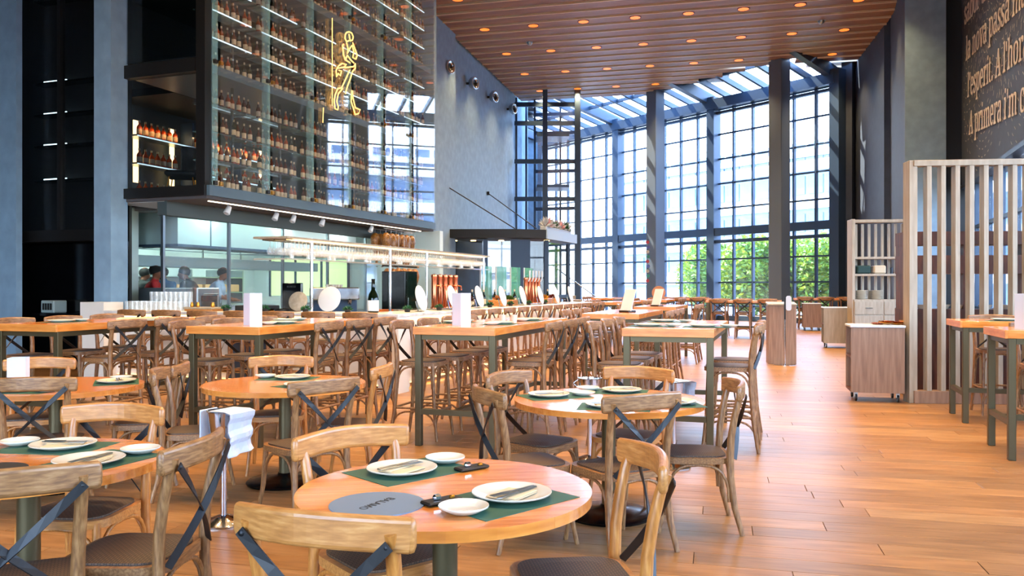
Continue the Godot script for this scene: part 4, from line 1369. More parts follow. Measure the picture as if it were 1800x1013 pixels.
	for k in 11:
		var at := R(-8.55 + k * 0.72, 1.111, fa + 0.2) if k < 4 else R(fb - 0.30, 1.111, 11.0 + (k - 4) * 1.1)
		var pl := thing("potted_succulent", "small green succulent in a dark pot on the bar top", "plant", at, 0.0, "succulents on the bar top")
		part(pl, "pot", pot, M.black)
		part(pl, "leaves", tuft, M.green_plant, Vector3(0, 0.045, 0))
	# magnum bottle, black board, coffee machine, boxes
	var mg := thing("magnum_bottle", "large dark wine bottle with a white label on the bar corner", "bottle", R(-6.0, 1.111, fa + 0.25), YAW)
	part(mg, "body", MB.new().lathe([Vector2(0, 0.002), Vector2(0.075, 0.002), Vector2(0.08, 0.012), Vector2(0.08, 0.20), Vector2(0.065, 0.27), Vector2(0.03, 0.33), Vector2(0.024, 0.46), Vector2(0.028, 0.47), Vector2(0.028, 0.49), Vector2(0, 0.49)], 18).mesh(), M.green_glass)
	part(mg, "wine_label", MB.new().lathe([Vector2(0.0805, 0.03), Vector2(0.0815, 0.032), Vector2(0.0815, 0.18), Vector2(0.0805, 0.182)], 18).mesh(), M.paper)
	var scr := thing("black_display", "black upright display panel with small lettering behind the bar", "display", R(-8.0, 0.951, 11.3), YAW - 0.25)
	part(scr, "panel", bbx(Vector3(0.46, 0.52, 0.05), 0.01), M.black_gloss, Vector3(0, 0.34, 0))
	part(scr, "foot", bbx(Vector3(0.3, 0.08, 0.2), 0.01), M.black, Vector3(0, 0.04, 0))
	var font := SystemFont.new()
	font.font_names = PackedStringArray(["Droid Sans"])
	var t := TextMesh.new()
	t.font = font
	t.text = "NESPRESSO"
	t.font_size = 32
	t.pixel_size = 0.0013
	t.depth = 0.002
	part(scr, "lettering", t, M.steel, Vector3(0, 0.54, 0.027))
	var cm := thing("coffee_machine", "wide chrome espresso machine with black panels behind the bar", "coffee machine", R(-8.05, 0.951, 12.6), YAW + 0.6)
	part(cm, "body", bbx(Vector3(0.85, 0.22, 0.5), 0.02), M.chrome, Vector3(0, 0.42, 0))
	part(cm, "base", bbx(Vector3(0.85, 0.10, 0.55), 0.02), M.steel, Vector3(0, 0.05, 0))
	part(cm, "back", bbx(Vector3(0.80, 0.35, 0.2), 0.02), M.frame, Vector3(0, 0.25, -0.14))
	for k in 3:
		part(cm, "group_head", MB.new().lathe([Vector2(0, -0.07), Vector2(0.035, -0.07), Vector2(0.04, 0.0), Vector2(0, 0.0)], 12, Vector3(-0.26 + 0.26 * k, 0.31, 0.12)).mesh(), M.chrome)
		part(cm, "handle", MB.new().tube([Vector3(-0.26 + 0.26 * k, 0.26, 0.14), Vector3(-0.26 + 0.26 * k, 0.24, 0.30)], [0.014, 0.018], 8).mesh(), M.black)
	for k in 8:
		single("coffee_cup", "white coffee cup stacked on the espresso machine", "cup", MB.new().lathe([Vector2(0, 0), Vector2(0.022, 0), Vector2(0.036, 0.05), Vector2(0.033, 0.05), Vector2(0.02, 0.004), Vector2(0, 0.004)], 12).mesh(), M.china, R(-8.0 + 0.08 * (k % 2) - 0.05 * k * 0.5, 1.482, 12.3 + k * 0.085), 0.0, "cups on the espresso machine")
	# capsule display: dark case with pots
	var dc := thing("display_case", "low dark display case with a gold front beside the black display", "display case", R(-7.95, 0.951, 10.75), YAW - 0.3)
	part(dc, "case", bbx(Vector3(0.42, 0.20, 0.3), 0.01), M.black_gloss, Vector3(0, 0.10, 0))
	part(dc, "gold_panel", bx(Vector3(0.14, 0.16, 0.01)), M.gold, Vector3(0.13, 0.10, 0.152))
	single("orange_tray", "bright orange tray on the bar behind the magnum bottle", "tray", bbx(Vector3(0.3, 0.1, 0.24), 0.01), M.orange, R(-8.0, 1.001, 14.3), YAW)
	single("beige_box", "flat beige box behind the bar next to the orange tray", "box", bbx(Vector3(0.3, 0.09, 0.24), 0.01), M.ash, R(-8.0, 0.996, 14.75), YAW)
	# copper beer towers
	var ct := MB.new().lathe([Vector2(0, 0), Vector2(0.062, 0), Vector2(0.064, 0.02), Vector2(0.05, 0.04), Vector2(0.047, 0.50), Vector2(0.055, 0.53), Vector2(0.05, 0.56), Vector2(0, 0.575)], 16).mesh()
	for grp in 2:
		var base_a := 12.75 if grp == 0 else 17.3
		var o := thing("beer_tower", ["row of polished copper beer columns on the bar beside the white menu card", "row of copper beer columns with white tap handles farther along the bar"][grp], "beer tap", R(fb - 0.50, 1.111, base_a), YAW)
		part(o, "tray", bbx(Vector3(0.26, 0.02, 1.1), 0.005), M.steel, Vector3(0, 0.01, 0))
		for k in 5:
			var cpart := part(o, "column", ct, M.copper, Vector3(0, 0.02, 0.42 - k * 0.21))
			if grp == 1:
				part(cpart, "tap_handle", MB.new().tube([Vector3(0.06, 0.48, 0), Vector3(0.09, 0.55, 0), Vector3(0.09, 0.72, 0)], [0.012, 0.014, 0.02], 8).mesh(), M.white)
			else:
				part(cpart, "spout", MB.new().tube([Vector3(0.04, 0.38, 0), Vector3(0.11, 0.37, 0), Vector3(0.12, 0.30, 0)], [0.012], 8).mesh(), M.copper)
	var fl := thing("flower_bowl", "low bowl of dark red and green garnish behind the copper columns", "bowl", R(fb - 0.55, 1.111, 13.75), 0.0)
	part(fl, "bowl", MB.new().lathe([Vector2(0, 0), Vector2(0.08, 0), Vector2(0.15, 0.12), Vector2(0.14, 0.12), Vector2(0.07, 0.01), Vector2(0, 0.01)], 16).mesh(), M.steel)
	part(fl, "garnish", leaf_cloud_small(0.17, 0.16, 90, 8), plain(Color(0.25, 0.10, 0.09), 0.7), Vector3(0, 0.11, 0))
	# second row of bottles on the long leg
	for k in 9:
		single("wine_bottle", "dark wine bottle standing on the long bar leg", "bottle", bottle_mesh(M.green_glass, 0.33, 0.042), null, R(fb - 0.705, 1.111, 14.4 + k * 0.58), 0.0, "wine bottles on the long bar leg")
	for k in 4:
		var fb2 := thing("fruit_crate", "small wooden crate of produce on the long bar leg", "crate", R(fb - 0.52, 1.111, [15.3, 15.85, 18.2, 18.8][k]), YAW, "crates on the long bar leg")
		part(fb2, "crate", bbx(Vector3(0.3, 0.12, 0.36), 0.006), M.honey_x, Vector3(0, 0.06, 0))
		part(fb2, "produce", leaf_cloud_small(0.15, 0.12, 60, 18 + k), plain([Color(0.6, 0.35, 0.08), Color(0.2, 0.35, 0.08), Color(0.7, 0.5, 0.1), Color(0.4, 0.12, 0.06)][k], 0.6), Vector3(0, 0.11, 0))
	# cured hams hanging at the end of the kitchen
	var hm := MB.new().lathe([Vector2(0, -0.78), Vector2(0.035, -0.76), Vector2(0.03, -0.62), Vector2(0.05, -0.45), Vector2(0.10, -0.28), Vector2(0.125, -0.13), Vector2(0.10, -0.02), Vector2(0.05, 0.04), Vector2(0, 0.05)], 12).mesh()
	var rail := thing("ham_rail", "steel hanging rail for cured hams beneath the store soffit", "rail", R(-9.9, 2.9, 18.2), YAW)
	for k in 2:
		part(rail, "bar", MB.new().tube([Vector3(-0.15 + 0.3 * k, 0, 0.8), Vector3(-0.15 + 0.3 * k, 0, -0.8)], [0.015], 8).mesh(), M.steel)
	for r in 2:
		for k in 6:
			var h := thing("cured_ham", "golden cured ham hanging from the rail under the bottle store", "ham", R(-10.05 + 0.3 * r, 2.775, 17.52 + k * 0.262), YAW + k * 0.9, "hanging hams")
			part(h, "leg", hm, M.ham, Vector3(0, -0.02, 0), Basis(Vector3.RIGHT, 0.12 * (1 - 2 * (k % 2))))
			part(h, "cord", MB.new().tube([Vector3(0, 0.02, 0), Vector3(0, 0.13, 0)], [0.004], 5).mesh(), M.paper)
	for r in 2:
		for k in 4:
			var h2 := thing("cured_ham", "golden cured ham hanging lower behind the bar posts", "ham", R(-9.75 + 0.3 * r, 1.9, 17.6 + k * 0.28), YAW + k, "lower hanging hams")
			part(h2, "leg", hm, M.ham, Vector3.ZERO, Basis(Vector3.RIGHT, 0.1))
			part(h2, "cord", MB.new().tube([Vector3(0, 0.03, 0), Vector3(0, 0.9, 0)], [0.004], 5).mesh(), M.paper)
	# black tall fridge, greenish glass screens behind the long leg
	var bf := thing("tall_fridge", "tall black drinks fridge behind the copper beer columns", "fridge", R(-9.05, 0, 16.9), YAW)
	part(bf, "body", bbx(Vector3(0.6, 1.85, 0.6), 0.01), M.black_gloss, Vector3(0, 0.925, 0))
	part(bf, "door", bx(Vector3(0.02, 1.6, 0.52)), M.smoke, Vector3(0.31, 0.98, 0))
	part(bf, "handle", bx(Vector3(0.03, 0.5, 0.02)), M.chrome, Vector3(0.335, 1.0, 0.22))
	for k in 4:
		var gs := thing("glass_screen", "pale green glass screen with white edge behind the bar", "screen", R(-7.6 + 0.1 * k, 0, 18.62 + k * 0.76), YAW, "glass screens behind the bar")
		part(gs, "pane", bx(Vector3(0.02, 1.95, 0.7)), pane(Color(0.35, 0.68, 0.60), 0.45, 0.6), Vector3(0, 1.03, 0))
		part(gs, "edge", bx(Vector3(0.03, 1.95, 0.03)), M.white, Vector3(0, 1.03, 0.36))
		part(gs, "base", bx(Vector3(0.08, 0.06, 0.74)), M.steel, Vector3(0, 0.03, 0))
func cache_tumbler() -> ArrayMesh:
	if not cache.has("tumbler"):
		cache.tumbler = MB.new().lathe([Vector2(0.036, 0), Vector2(0.033, 0.10), Vector2(0.0, 0.101)], 9).mesh()
	return cache.tumbler
func cache_highball() -> ArrayMesh:
	if not cache.has("highball"):
		cache.highball = MB.new().lathe([Vector2(0.0, 0.0), Vector2(0.034, 0.0), Vector2(0.038, 0.148), Vector2(0.035, 0.148), Vector2(0.031, 0.012), Vector2(0.0, 0.012)], 10).mesh()
	return cache.highball
func leaf_cloud_small(r: float, h: float, cnt: int, sd: int) -> ArrayMesh:
	var g := RandomNumberGenerator.new()
	g.seed = sd
	var m := MB.new()
	for k in cnt:
		var d := Vector3(g.randfn(), absf(g.randfn()), g.randfn()).normalized()
		var tip := Vector3(d.x * r, d.y * h, d.z * r)
		var w := tip.cross(Vector3(g.randfn(), g.randfn(), g.randfn())).normalized() * r * 0.14
		m.quad(tip * 0.15, tip * 0.6 + w, tip, tip * 0.6 - w, w.cross(tip))
	return m.mesh()

# ---------------------------------------------------------------- canopy, vestibule and glass lift
func canopy_and_lift() -> void:
	var poly := PackedVector2Array([Vector2(-2.8, -28.75), Vector2(0.14, -28.6), Vector2(1.19, -29.0), Vector2(2.48, -32.1), Vector2(0.6, -34.0), Vector2(-0.6, -33.4)])
	var cn := thing("entrance_canopy", "black canopy over the dark glass vestibule below the lift", "canopy")
	part(cn, "roof", MB.new().prism(poly, 3.22, 3.52).mesh(), plain(Color(0.06, 0.065, 0.07), 0.5))
	var fp := (V(1.19, 29.0) + V(2.48, 32.1)) * 0.5
	part(cn, "pale_fascia", bx(Vector3(3.36, 0.34, 0.04)), M.pale, fp + Vector3(0.03, 3.37, 0.02), Basis(Vector3.UP, atan2(3.1, 1.29)))
	for c in [[799, 425], [832, 425], [881, 425], [915, 424], [961, 425]]:
		var d := 30.2
		part(cn, "spotlight", MB.new().prism(disc(0.10, 12), 3.19, 3.222, V((c[0] - 900.0) / F * d, d)).mesh(), M.spot_lens)
	# smoked glass box below
	var vb := struct_root("window_10", "dark glass vestibule below the black canopy", Vector3.ZERO)
	var corners := [[-2.2, 29.6], [-0.95, 29.55], [0.3, 29.5], [1.25, 29.9], [2.2, 32.4]]
	for k in corners.size():
		var c: Array = corners[k]
		part(vb, "post", bx(Vector3(0.16 if k != 2 else 0.7, 3.2, 0.16)), M.frame, V(c[0], c[1], 1.6))
		if k < corners.size() - 1:
			var e: Array = corners[k + 1]
			var a := V(c[0], c[1])
			var b := V(e[0], e[1])
			var yw := atan2(-(b - a).z, (b - a).x)
			part(vb, "pane", bx(Vector3((b - a).length() - 0.16, 3.1, 0.02)), M.smoke if k != 1 else M.clear, (a + b) * 0.5 + Vector3.UP * 1.6, Basis(Vector3.UP, yw))
			part(vb, "rail", bx(Vector3((b - a).length(), 0.12, 0.1)), M.frame, (a + b) * 0.5 + Vector3.UP * 1.15, Basis(Vector3.UP, yw))
	# tension rods
	for r in [[778, 323, 905, 402], [858, 340, 943, 402]]:
		var tr := thing("tension_rod", "thin dark steel rod tying the canopy to the plastered wall" if r[0] < 800 else "shorter thin steel rod tying the canopy to the plastered wall", "rod")
		part(tr, "rod", MB.new().tube([on_p(r[0], r[1], -9.28), at_depth(r[2], r[3], 28.9)], [0.02], 6).mesh(), M.black)
		part(tr, "anchor", bx(Vector3(0.1, 0.14, 0.14)), M.black, on_p(r[0], r[1], -9.26))
	# blossoms in a trough on the canopy edge
	var tg := thing("flower_trough", "trough of white and pink blossoms along the canopy edge", "planter", V(1.85, 31.0, 3.545), atan2(3.1, 1.29))
	part(tg, "trough", bbx(Vector3(2.9, 0.16, 0.22), 0.02), M.white, Vector3(0, 0.08, -0.2))
	for k in 9:
		part(tg, "blossom", leaf_cloud_small(0.26, 0.42, 50, 60 + k), [M.white, plain(Color(0.8, 0.6, 0.62), 0.7), M.white, M.green_plant][k % 4], Vector3(-1.25 + k * 0.31, 0.14, -0.2))
	# lift tower
	var lf := thing("glass_lift", "dark steel framed glass lift tower beside the plastered wall", "lift")
	var px := [907.0, 958.0, 1015.0]
	var dd := [39.2, 37.6, 37.6]
	for k in 3:
		part(lf, "post", bx(Vector3([0.12, 0.22, 0.26][k], CEIL, 0.24)), M.frame, V((px[k] - 900.0) / F * dd[k], dd[k], CEIL / 2))
	for p in [[940.0, 39.6], [985.0, 40.3], [1012.0, 40.3], [925.0, 40.3]]:
		part(lf, "guide_rail", bx(Vector3(0.10, CEIL, 0.12)), M.frame, V((p[0] - 900.0) / F * p[1], p[1], CEIL / 2))
	for y in [184.0, 217.0, 284.0, 350.0]:
		var h: float = CAM_H + (506.5 - y) / F * 37.6
		part(lf, "ring_beam", MB.new().bar(at_depth(905, y, 38.6), at_depth(1016, y, 37.6), 0.14, 0.20).mesh(), M.frame)
		part(lf, "ring_beam", MB.new().bar(at_depth(940, y + 18, 40.0), at_depth(1016, y + 16, 40.2), 0.12, 0.16).mesh(), M.frame)
		part(lf, "side_beam", MB.new().bar(at_depth(1014, y, 37.6), at_depth(1014, y + 14, 40.2), 0.12, 0.16).mesh(), M.frame)
	for k in 4:
		part(lf, "pane", bx(Vector3(1.36, 2.2, 0.02)), M.clear, V(2.27, 37.6, 2.5 + 2.0 * k))
	part(lf, "cabin", MB.new().box(V(1.9, 39.0, 8.6), Vector3(1.5, 0.2, 1.6)).box(V(1.9, 39.0, 6.2), Vector3(1.5, 0.12, 1.6)).mesh(), M.frame)
	part(lf, "cabin_glass", bx(Vector3(1.4, 2.3, 0.02)), M.clear, V(1.9, 38.25, 7.4))

# ---------------------------------------------------------------- chairs, stools, tables
func chair_kit(sh: float, th: float, stool: bool) -> Dictionary:
	var k := {}
	for s in [-1.0, 1.0]:
		k["post%d" % s] = MB.new().tube([Vector3(s * 0.222, 0, 0.265), Vector3(s * 0.207, sh * 0.35, 0.222), Vector3(s * 0.195, sh * 0.75, 0.200), Vector3(s * 0.192, sh, 0.198), Vector3(s * 0.196, sh + 0.12, 0.203), Vector3(s * 0.202, sh + 0.24, 0.222), Vector3(s * 0.207, sh + 0.33, 0.243), Vector3(s * 0.210, th - 0.025, 0.266)], [0.015, 0.019, 0.022, 0.023, 0.022, 0.021, 0.020, 0.017], 10).mesh()
		k["leg%d" % s] = MB.new().tube([Vector3(s * 0.205, 0, -0.225), Vector3(s * 0.188, sh * 0.4, -0.19), Vector3(s * 0.178, sh - 0.02, -0.17)], [0.013, 0.016, 0.019], 9).mesh()
		var band := PackedVector2Array([Vector2(-0.0025, -0.015), Vector2(0.0025, -0.015), Vector2(0.0025, 0.015), Vector2(-0.0025, 0.015)])
		var pts := arc(func(t): return Vector3(lerpf(s * 0.218, -s * 0.178, t), lerpf(th - 0.05, sh - 0.012, t), lerpf(0.288, 0.222, t) + 0.022 * sin(PI * t) + (0.004 if s > 0 else 0.0)), 8)
		var m := MB.new().sweep(pts, band, Vector3(s * 0.62, 0.78, 0))
		m.lathe([Vector2(0, 0.006), Vector2(0.008, 0.004), Vector2(0.010, 0.0)], 8, Vector3(s * 0.210, th - 0.055, 0.290), Basis(Vector3.RIGHT, PI / 2))
		k["strap%d" % s] = m.mesh()
	# seat frame and pad: rounded, wider at the front
	var fr := rr(0.44, 0.43, 0.11, 6)
	var pd := rr(0.385, 0.375, 0.09, 6)
	for i in fr.size():
		fr[i].x *= 1.0 - 0.16 * (fr[i].y + 0.2)
		pd[i].x *= 1.0 - 0.16 * (pd[i].y + 0.2)
	k.frame = MB.new().prism(fr, sh - 0.042, sh - 0.006, Vector3.ZERO, Basis(), true).mesh()
	var pm := MB.new().prism(pd, sh - 0.006, sh + 0.003, Vector3.ZERO, Basis(), true)
	for i in pd.size():
		var j := (i + 1) % pd.size()
		var a := Vector3(pd[i].x, sh + 0.003, pd[i].y)
		var b := Vector3(pd[j].x, sh + 0.003, pd[j].y)
		var c := Vector3(pd[j].x * 0.6, sh + 0.011, pd[j].y * 0.6)
		var d := Vector3(pd[i].x * 0.6, sh + 0.011, pd[i].y * 0.6)
		pm.quad(a, b, c, d, Vector3.UP)
		pm.flat(d, c, Vector3(0, sh + 0.013, 0), Vector3.UP)
	k.pad = pm.mesh()
	# bowed top rail with rounded ends
	var prof := rr(0.032, 0.094, 0.015, 3)
	var rail := MB.new()
	var rp := arc(func(t): return Vector3(lerpf(-0.252, 0.252, t), th - 0.035 + 0.012 * sin(PI * t), 0.238 + 0.062 * sin(PI * t)), 14)
	rail.sweep(rp, prof)
	for e in [0, 14]:
		rail.lathe([Vector2(0.0, -0.047), Vector2(0.011, -0.042), Vector2(0.0160, -0.028), Vector2(0.0165, 0.0), Vector2(0.0160, 0.028), Vector2(0.011, 0.042), Vector2(0.0, 0.047)], 10, rp[e])
	k.rail = rail.mesh()
	# bent braces under the seat
	var y0 := sh - 0.26 if stool else sh * 0.42
	var hoop := func(a: Vector3, b: Vector3, yb: float, yt: float) -> ArrayMesh:
		var pts := arc(func(t):
			var an: float = PI * t
			var f: float = 0.5 - 0.5 * signf(cos(an)) * pow(absf(cos(an)), 0.7)
			return a.lerp(b, f) + Vector3.UP * lerpf(yb, yt, pow(sin(an), 0.75)), 12)
		return MB.new().tube(pts, [0.0095], 7).mesh()
	k.hoop0 = hoop.call(Vector3(-0.185, 0, -0.18), Vector3(0.185, 0, -0.18), y0, sh - 0.05)
	k.hoop1 = hoop.call(Vector3(-0.19, 0, -0.17), Vector3(-0.20, 0, 0.19), y0, sh - 0.05)
	k.hoop2 = hoop.call(Vector3(0.19, 0, -0.17), Vector3(0.20, 0, 0.19), y0, sh - 0.05)
	k.hoop3 = hoop.call(Vector3(-0.195, 0, 0.195), Vector3(0.195, 0, 0.195), y0, sh - 0.05)
	if stool:
		var yf := 0.28
		k.rest = MB.new().tube([Vector3(-0.19, yf, -0.205), Vector3(0.19, yf, -0.205)], [0.014], 8).tube([Vector3(-0.195, yf + 0.03, -0.2), Vector3(-0.205, yf + 0.03, 0.23)], [0.012], 8).tube([Vector3(0.195, yf + 0.03, -0.2), Vector3(0.205, yf + 0.03, 0.23)], [0.012], 8).tube([Vector3(-0.2, yf + 0.03, 0.228), Vector3(0.2, yf + 0.03, 0.228)], [0.012], 8).mesh()
		k.hoop4 = hoop.call(Vector3(-0.20, 0, -0.21), Vector3(0.20, 0, -0.21), 0.06, yf - 0.01)
		k.hoop5 = hoop.call(Vector3(-0.20, 0, -0.21), Vector3(-0.21, 0, 0.245), 0.06, yf)
		k.hoop6 = hoop.call(Vector3(0.20, 0, -0.21), Vector3(0.21, 0, 0.245), 0.06, yf)
	return k
func make_seat(called: String, label: String, category: String, kit: Dictionary, wood: String, cane: String) -> Node3D:
	var o := thing(called, label, category)
	part(o, "seat_frame", kit.frame, M[wood + "_x"])
	part(o, "seat", kit.pad, M[cane])
	part(o, "top_rail", kit.rail, M[wood + "_x"])
	for s in ["-1", "1"]:
		part(o, "back_post", kit["post" + s], M[wood])
		part(o, "leg", kit["leg" + s], M[wood])
		part(o, "cross_strap", kit["strap" + s], M.strap)
	for j in 7:
		if kit.has("hoop%d" % j):
			part(o, "bent_brace", kit["hoop%d" % j], M[wood])
	if kit.has("rest"):
		part(o, "footrest", kit.rest, M[wood])
	return o
var protos := {}
func put_seat(kind: String, x: float, d: float, yaw: float, label: String, group: String) -> void:
	var name_ := "cross_back_chair" if kind.begins_with("chair") else "bar_stool"
	if not protos.has(kind):
		if not cache.has("kc"):
			cache.kc = chair_kit(0.46, 0.88, false)
			cache.ks = chair_kit(0.76, 1.13, true)
		var wood := "honey" if kind.ends_with("honey") else "aged"
		var o := make_seat(name_, label, "chair" if name_[0] == "c" else "bar stool", cache.kc if name_[0] == "c" else cache.ks, wood, "cane" if not kind.ends_with("honey") else "cane")
		protos[kind] = o
		tag(o, label, "", group)
		o.position = V(x, d)
		o.rotation.y = yaw
		return
	var src: Node3D = protos[kind]
	var c: Node3D = src.duplicate()
	c.name = numbered(name_)
	add_child(c)
	c.position = V(x, d)
	c.rotation.y = yaw
	c.set_meta("label", label)
	c.set_meta("group", group)

func round_table(x: float, d: float, r: float, label: String) -> void:
	var t := thing("round_table", label, "table", V(x, d), 0.15)
	var h := 0.75
	# top glued up from strips
	var nb := 10
	var w := 2.0 * r / nb
	for k in nb:
		var z0 := -r + k * w
		var z1 := z0 + w - 0.0012
		var poly := PackedVector2Array()
		for i in 9:
			var z := lerpf(z0, z1, i / 8.0)
			poly.append(Vector2(sqrt(maxf(r * r - z * z, 0.0)), z))
		for i in 9:
			var z := lerpf(z1, z0, i / 8.0)
			poly.append(Vector2(-sqrt(maxf(r * r - z * z, 0.0)), z))
		var off := float((k * 7) % 10) * 1.3
		for i in poly.size():
			poly[i].x += off
		var clean := PackedVector2Array()
		for q in poly:
			if clean.is_empty() or (q - clean[clean.size() - 1]).length() > 0.0005:
				clean.append(q)
		if (clean[0] - clean[clean.size() - 1]).length() < 0.0005:
			clean.remove_at(clean.size() - 1)
		part(t, "top_strip", MB.new().prism(clean, h - 0.036, h).mesh(), M.top, Vector3(-off, 0, 0))
	part(t, "underframe", MB.new().prism(disc(0.22, 20), h - 0.06, h - 0.036).mesh(), M.base)
	part(t, "pole", MB.new().lathe([Vector2(0.045, 0.03), Vector2(0.045, h - 0.06)], 18).mesh(), M.bronze)
	part(t, "base", MB.new().lathe([Vector2(0.28, 0.0), Vector2(0.285, 0.012), Vector2(0.27, 0.025), Vector2(0.15, 0.045), Vector2(0.06, 0.06), Vector2(0.05, 0.075), Vector2(0, 0.075)], 28).mesh(), M.base)

func high_table(x: float, d: float, yaw: float, w: float, l: float, label: String, rail_end := true) -> void:
	var t := thing("high_table", label, "table", V(x, d), yaw)
	var h := 1.11
	var nb := int(round(w / 0.135))
	for k in nb:
		part(t, "top_board", bbx(Vector3(l, 0.07, w / nb - 0.001), 0.002), M.top, Vector3(-w / 2 + (k + 0.5) * w / nb, h - 0.035, 0), Basis(Vector3.UP, PI / 2))
	for sx in [-1.0, 1.0]:
		part(t, "end_board", bbx(Vector3(w + 0.002, 0.072, 0.022), 0.002), M.edge, Vector3(0, h - 0.0355, sx * (l / 2 + 0.0115)))
		for sz in [-1.0, 1.0]:
			part(t, "leg", bbx(Vector3(0.06, h - 0.07, 0.06), 0.004), M.bronze, Vector3(sx * (w / 2 - 0.035), (h - 0.07) / 2, sz * (l / 2 - 0.035)))
		part(t, "apron", bx(Vector3(0.03, 0.05, l - 0.14)), M.bronze, Vector3(sx * (w / 2 - 0.035), h - 0.095, 0))
		part(t, "apron", bx(Vector3(w - 0.14, 0.05, 0.03)), M.bronze, Vector3(0, h - 0.095, sx * (l / 2 - 0.035)))
		part(t, "stretcher", bx(Vector3(w - 0.12, 0.05, 0.05)), M.bronze, Vector3(0, 0.32, sx * (l / 2 - 0.035)))
	part(t, "foot_rail", bx(Vector3(0.06, 0.05, l - 0.12)), M.bronze, Vector3(0, 0.32, 0))

func cutlery(kind: String) -> ArrayMesh:
	if cache.has(kind): return cache[kind]
	var m := MB.new()
	if kind == "knife":
		m.bbox(Vector3(0.055, 0.004, 0), Vector3(0.10, 0.007, 0.013), 0.003)
		m.prism(PackedVector2Array([Vector2(0.006, -0.008), Vector2(0.006, 0.006), Vector2(-0.09, 0.008), Vector2(-0.115, 0.0), Vector2(-0.10, -0.006)]), 0.003, 0.005)
	else:
		m.bbox(Vector3(0.05, 0.004, 0), Vector3(0.11, 0.005, 0.010), 0.002)
		m.prism(PackedVector2Array([Vector2(-0.003, -0.005), Vector2(-0.003, 0.005), Vector2(-0.03, 0.012), Vector2(-0.05, 0.012), Vector2(-0.05, -0.012), Vector2(-0.03, -0.012)]), 0.003, 0.006)
		for k in 4:
			m.box(Vector3(-0.075, 0.0045, -0.0095 + 0.0063 * k), Vector3(0.052, 0.003, 0.0032))
	cache[kind] = m.mesh()
	return cache[kind]
func plate_mesh(r: float) -> ArrayMesh:
	var k := "plate%s" % r
	if not cache.has(k):
		cache[k] = MB.new().lathe([Vector2(0, 0), Vector2(r * 0.60, 0.0), Vector2(r * 0.66, 0.004), Vector2(r * 0.985, 0.017), Vector2(r, 0.021), Vector2(r * 0.985, 0.023), Vector2(r * 0.68, 0.010), Vector2(r * 0.62, 0.006), Vector2(0, 0.006)], 36).mesh()
	return cache[k]
func place(x: float, d: float, h: float, yaw: float, where: String, full := true, side := 1.0) -> void:
	# yaw: local x runs along the long edge of the mat, local -z points away from the diner
	var bs := Basis(Vector3.UP, yaw)
	var o := V(x, d, h)
	single("placemat", "green paper placemat on " + where, "placemat", bx(Vector3(0.43, 0.002, 0.31)), M.green_mat, o + Vector3(0, 0.001, 0), yaw, "placemats on " + where)
	single("dinner_plate", "cream dinner plate on " + where, "plate", plate_mesh(0.138), M.china, o + bs * Vector3(-0.04 * side, 0.0025, 0.0), yaw, "dinner plates on " + where)
	single("side_plate", "small cream side plate on " + where, "plate", plate_mesh(0.082), M.china, o + bs * Vector3(0.20 * side, 0.0035, 0.03), yaw, "side plates on " + where)
	var np := thing("napkin", "folded cream napkin on the dinner plate, " + where, "napkin", o + bs * Vector3(-0.04 * side, 0.0095, 0.0), yaw + 0.25, "napkins on " + where)
	part(np, "lower_fold", bbx(Vector3(0.15, 0.006, 0.12), 0.003), M.napkin, Vector3(0, 0.003, 0))
	part(np, "upper_fold", bbx(Vector3(0.15, 0.005, 0.062), 0.0025), M.napkin, Vector3(0, 0.0085, 0.028))
	if full:
		single("knife", "steel table knife lying on the napkin, " + where, "knife", cutlery("knife"), M.steel, o + bs * Vector3(-0.04 * side, 0.0215, 0.03), yaw + 0.15, "knives on " + where)
		single("fork", "steel table fork lying on the napkin, " + where, "fork", cutlery("fork"), M.steel, o + bs * Vector3(-0.04 * side, 0.0215, 0.005), yaw + 0.05, "forks on " + where)
func menu_card(x: float, d: float, h: float, yaw: float, label: String, s := Vector3(0.13, 0.31, 0.13)) -> void:
	var o := thing("menu_card", label, "menu", V(x, d, h), yaw)
	for k in 4:
		var bs := Basis(Vector3.UP, PI / 2 * k)
		part(o, "panel", bx(Vector3(s.x - 0.004, s.y, 0.003)), M.paper, bs * Vector3(0, s.y / 2, s.x / 2 - 0.0015), bs)
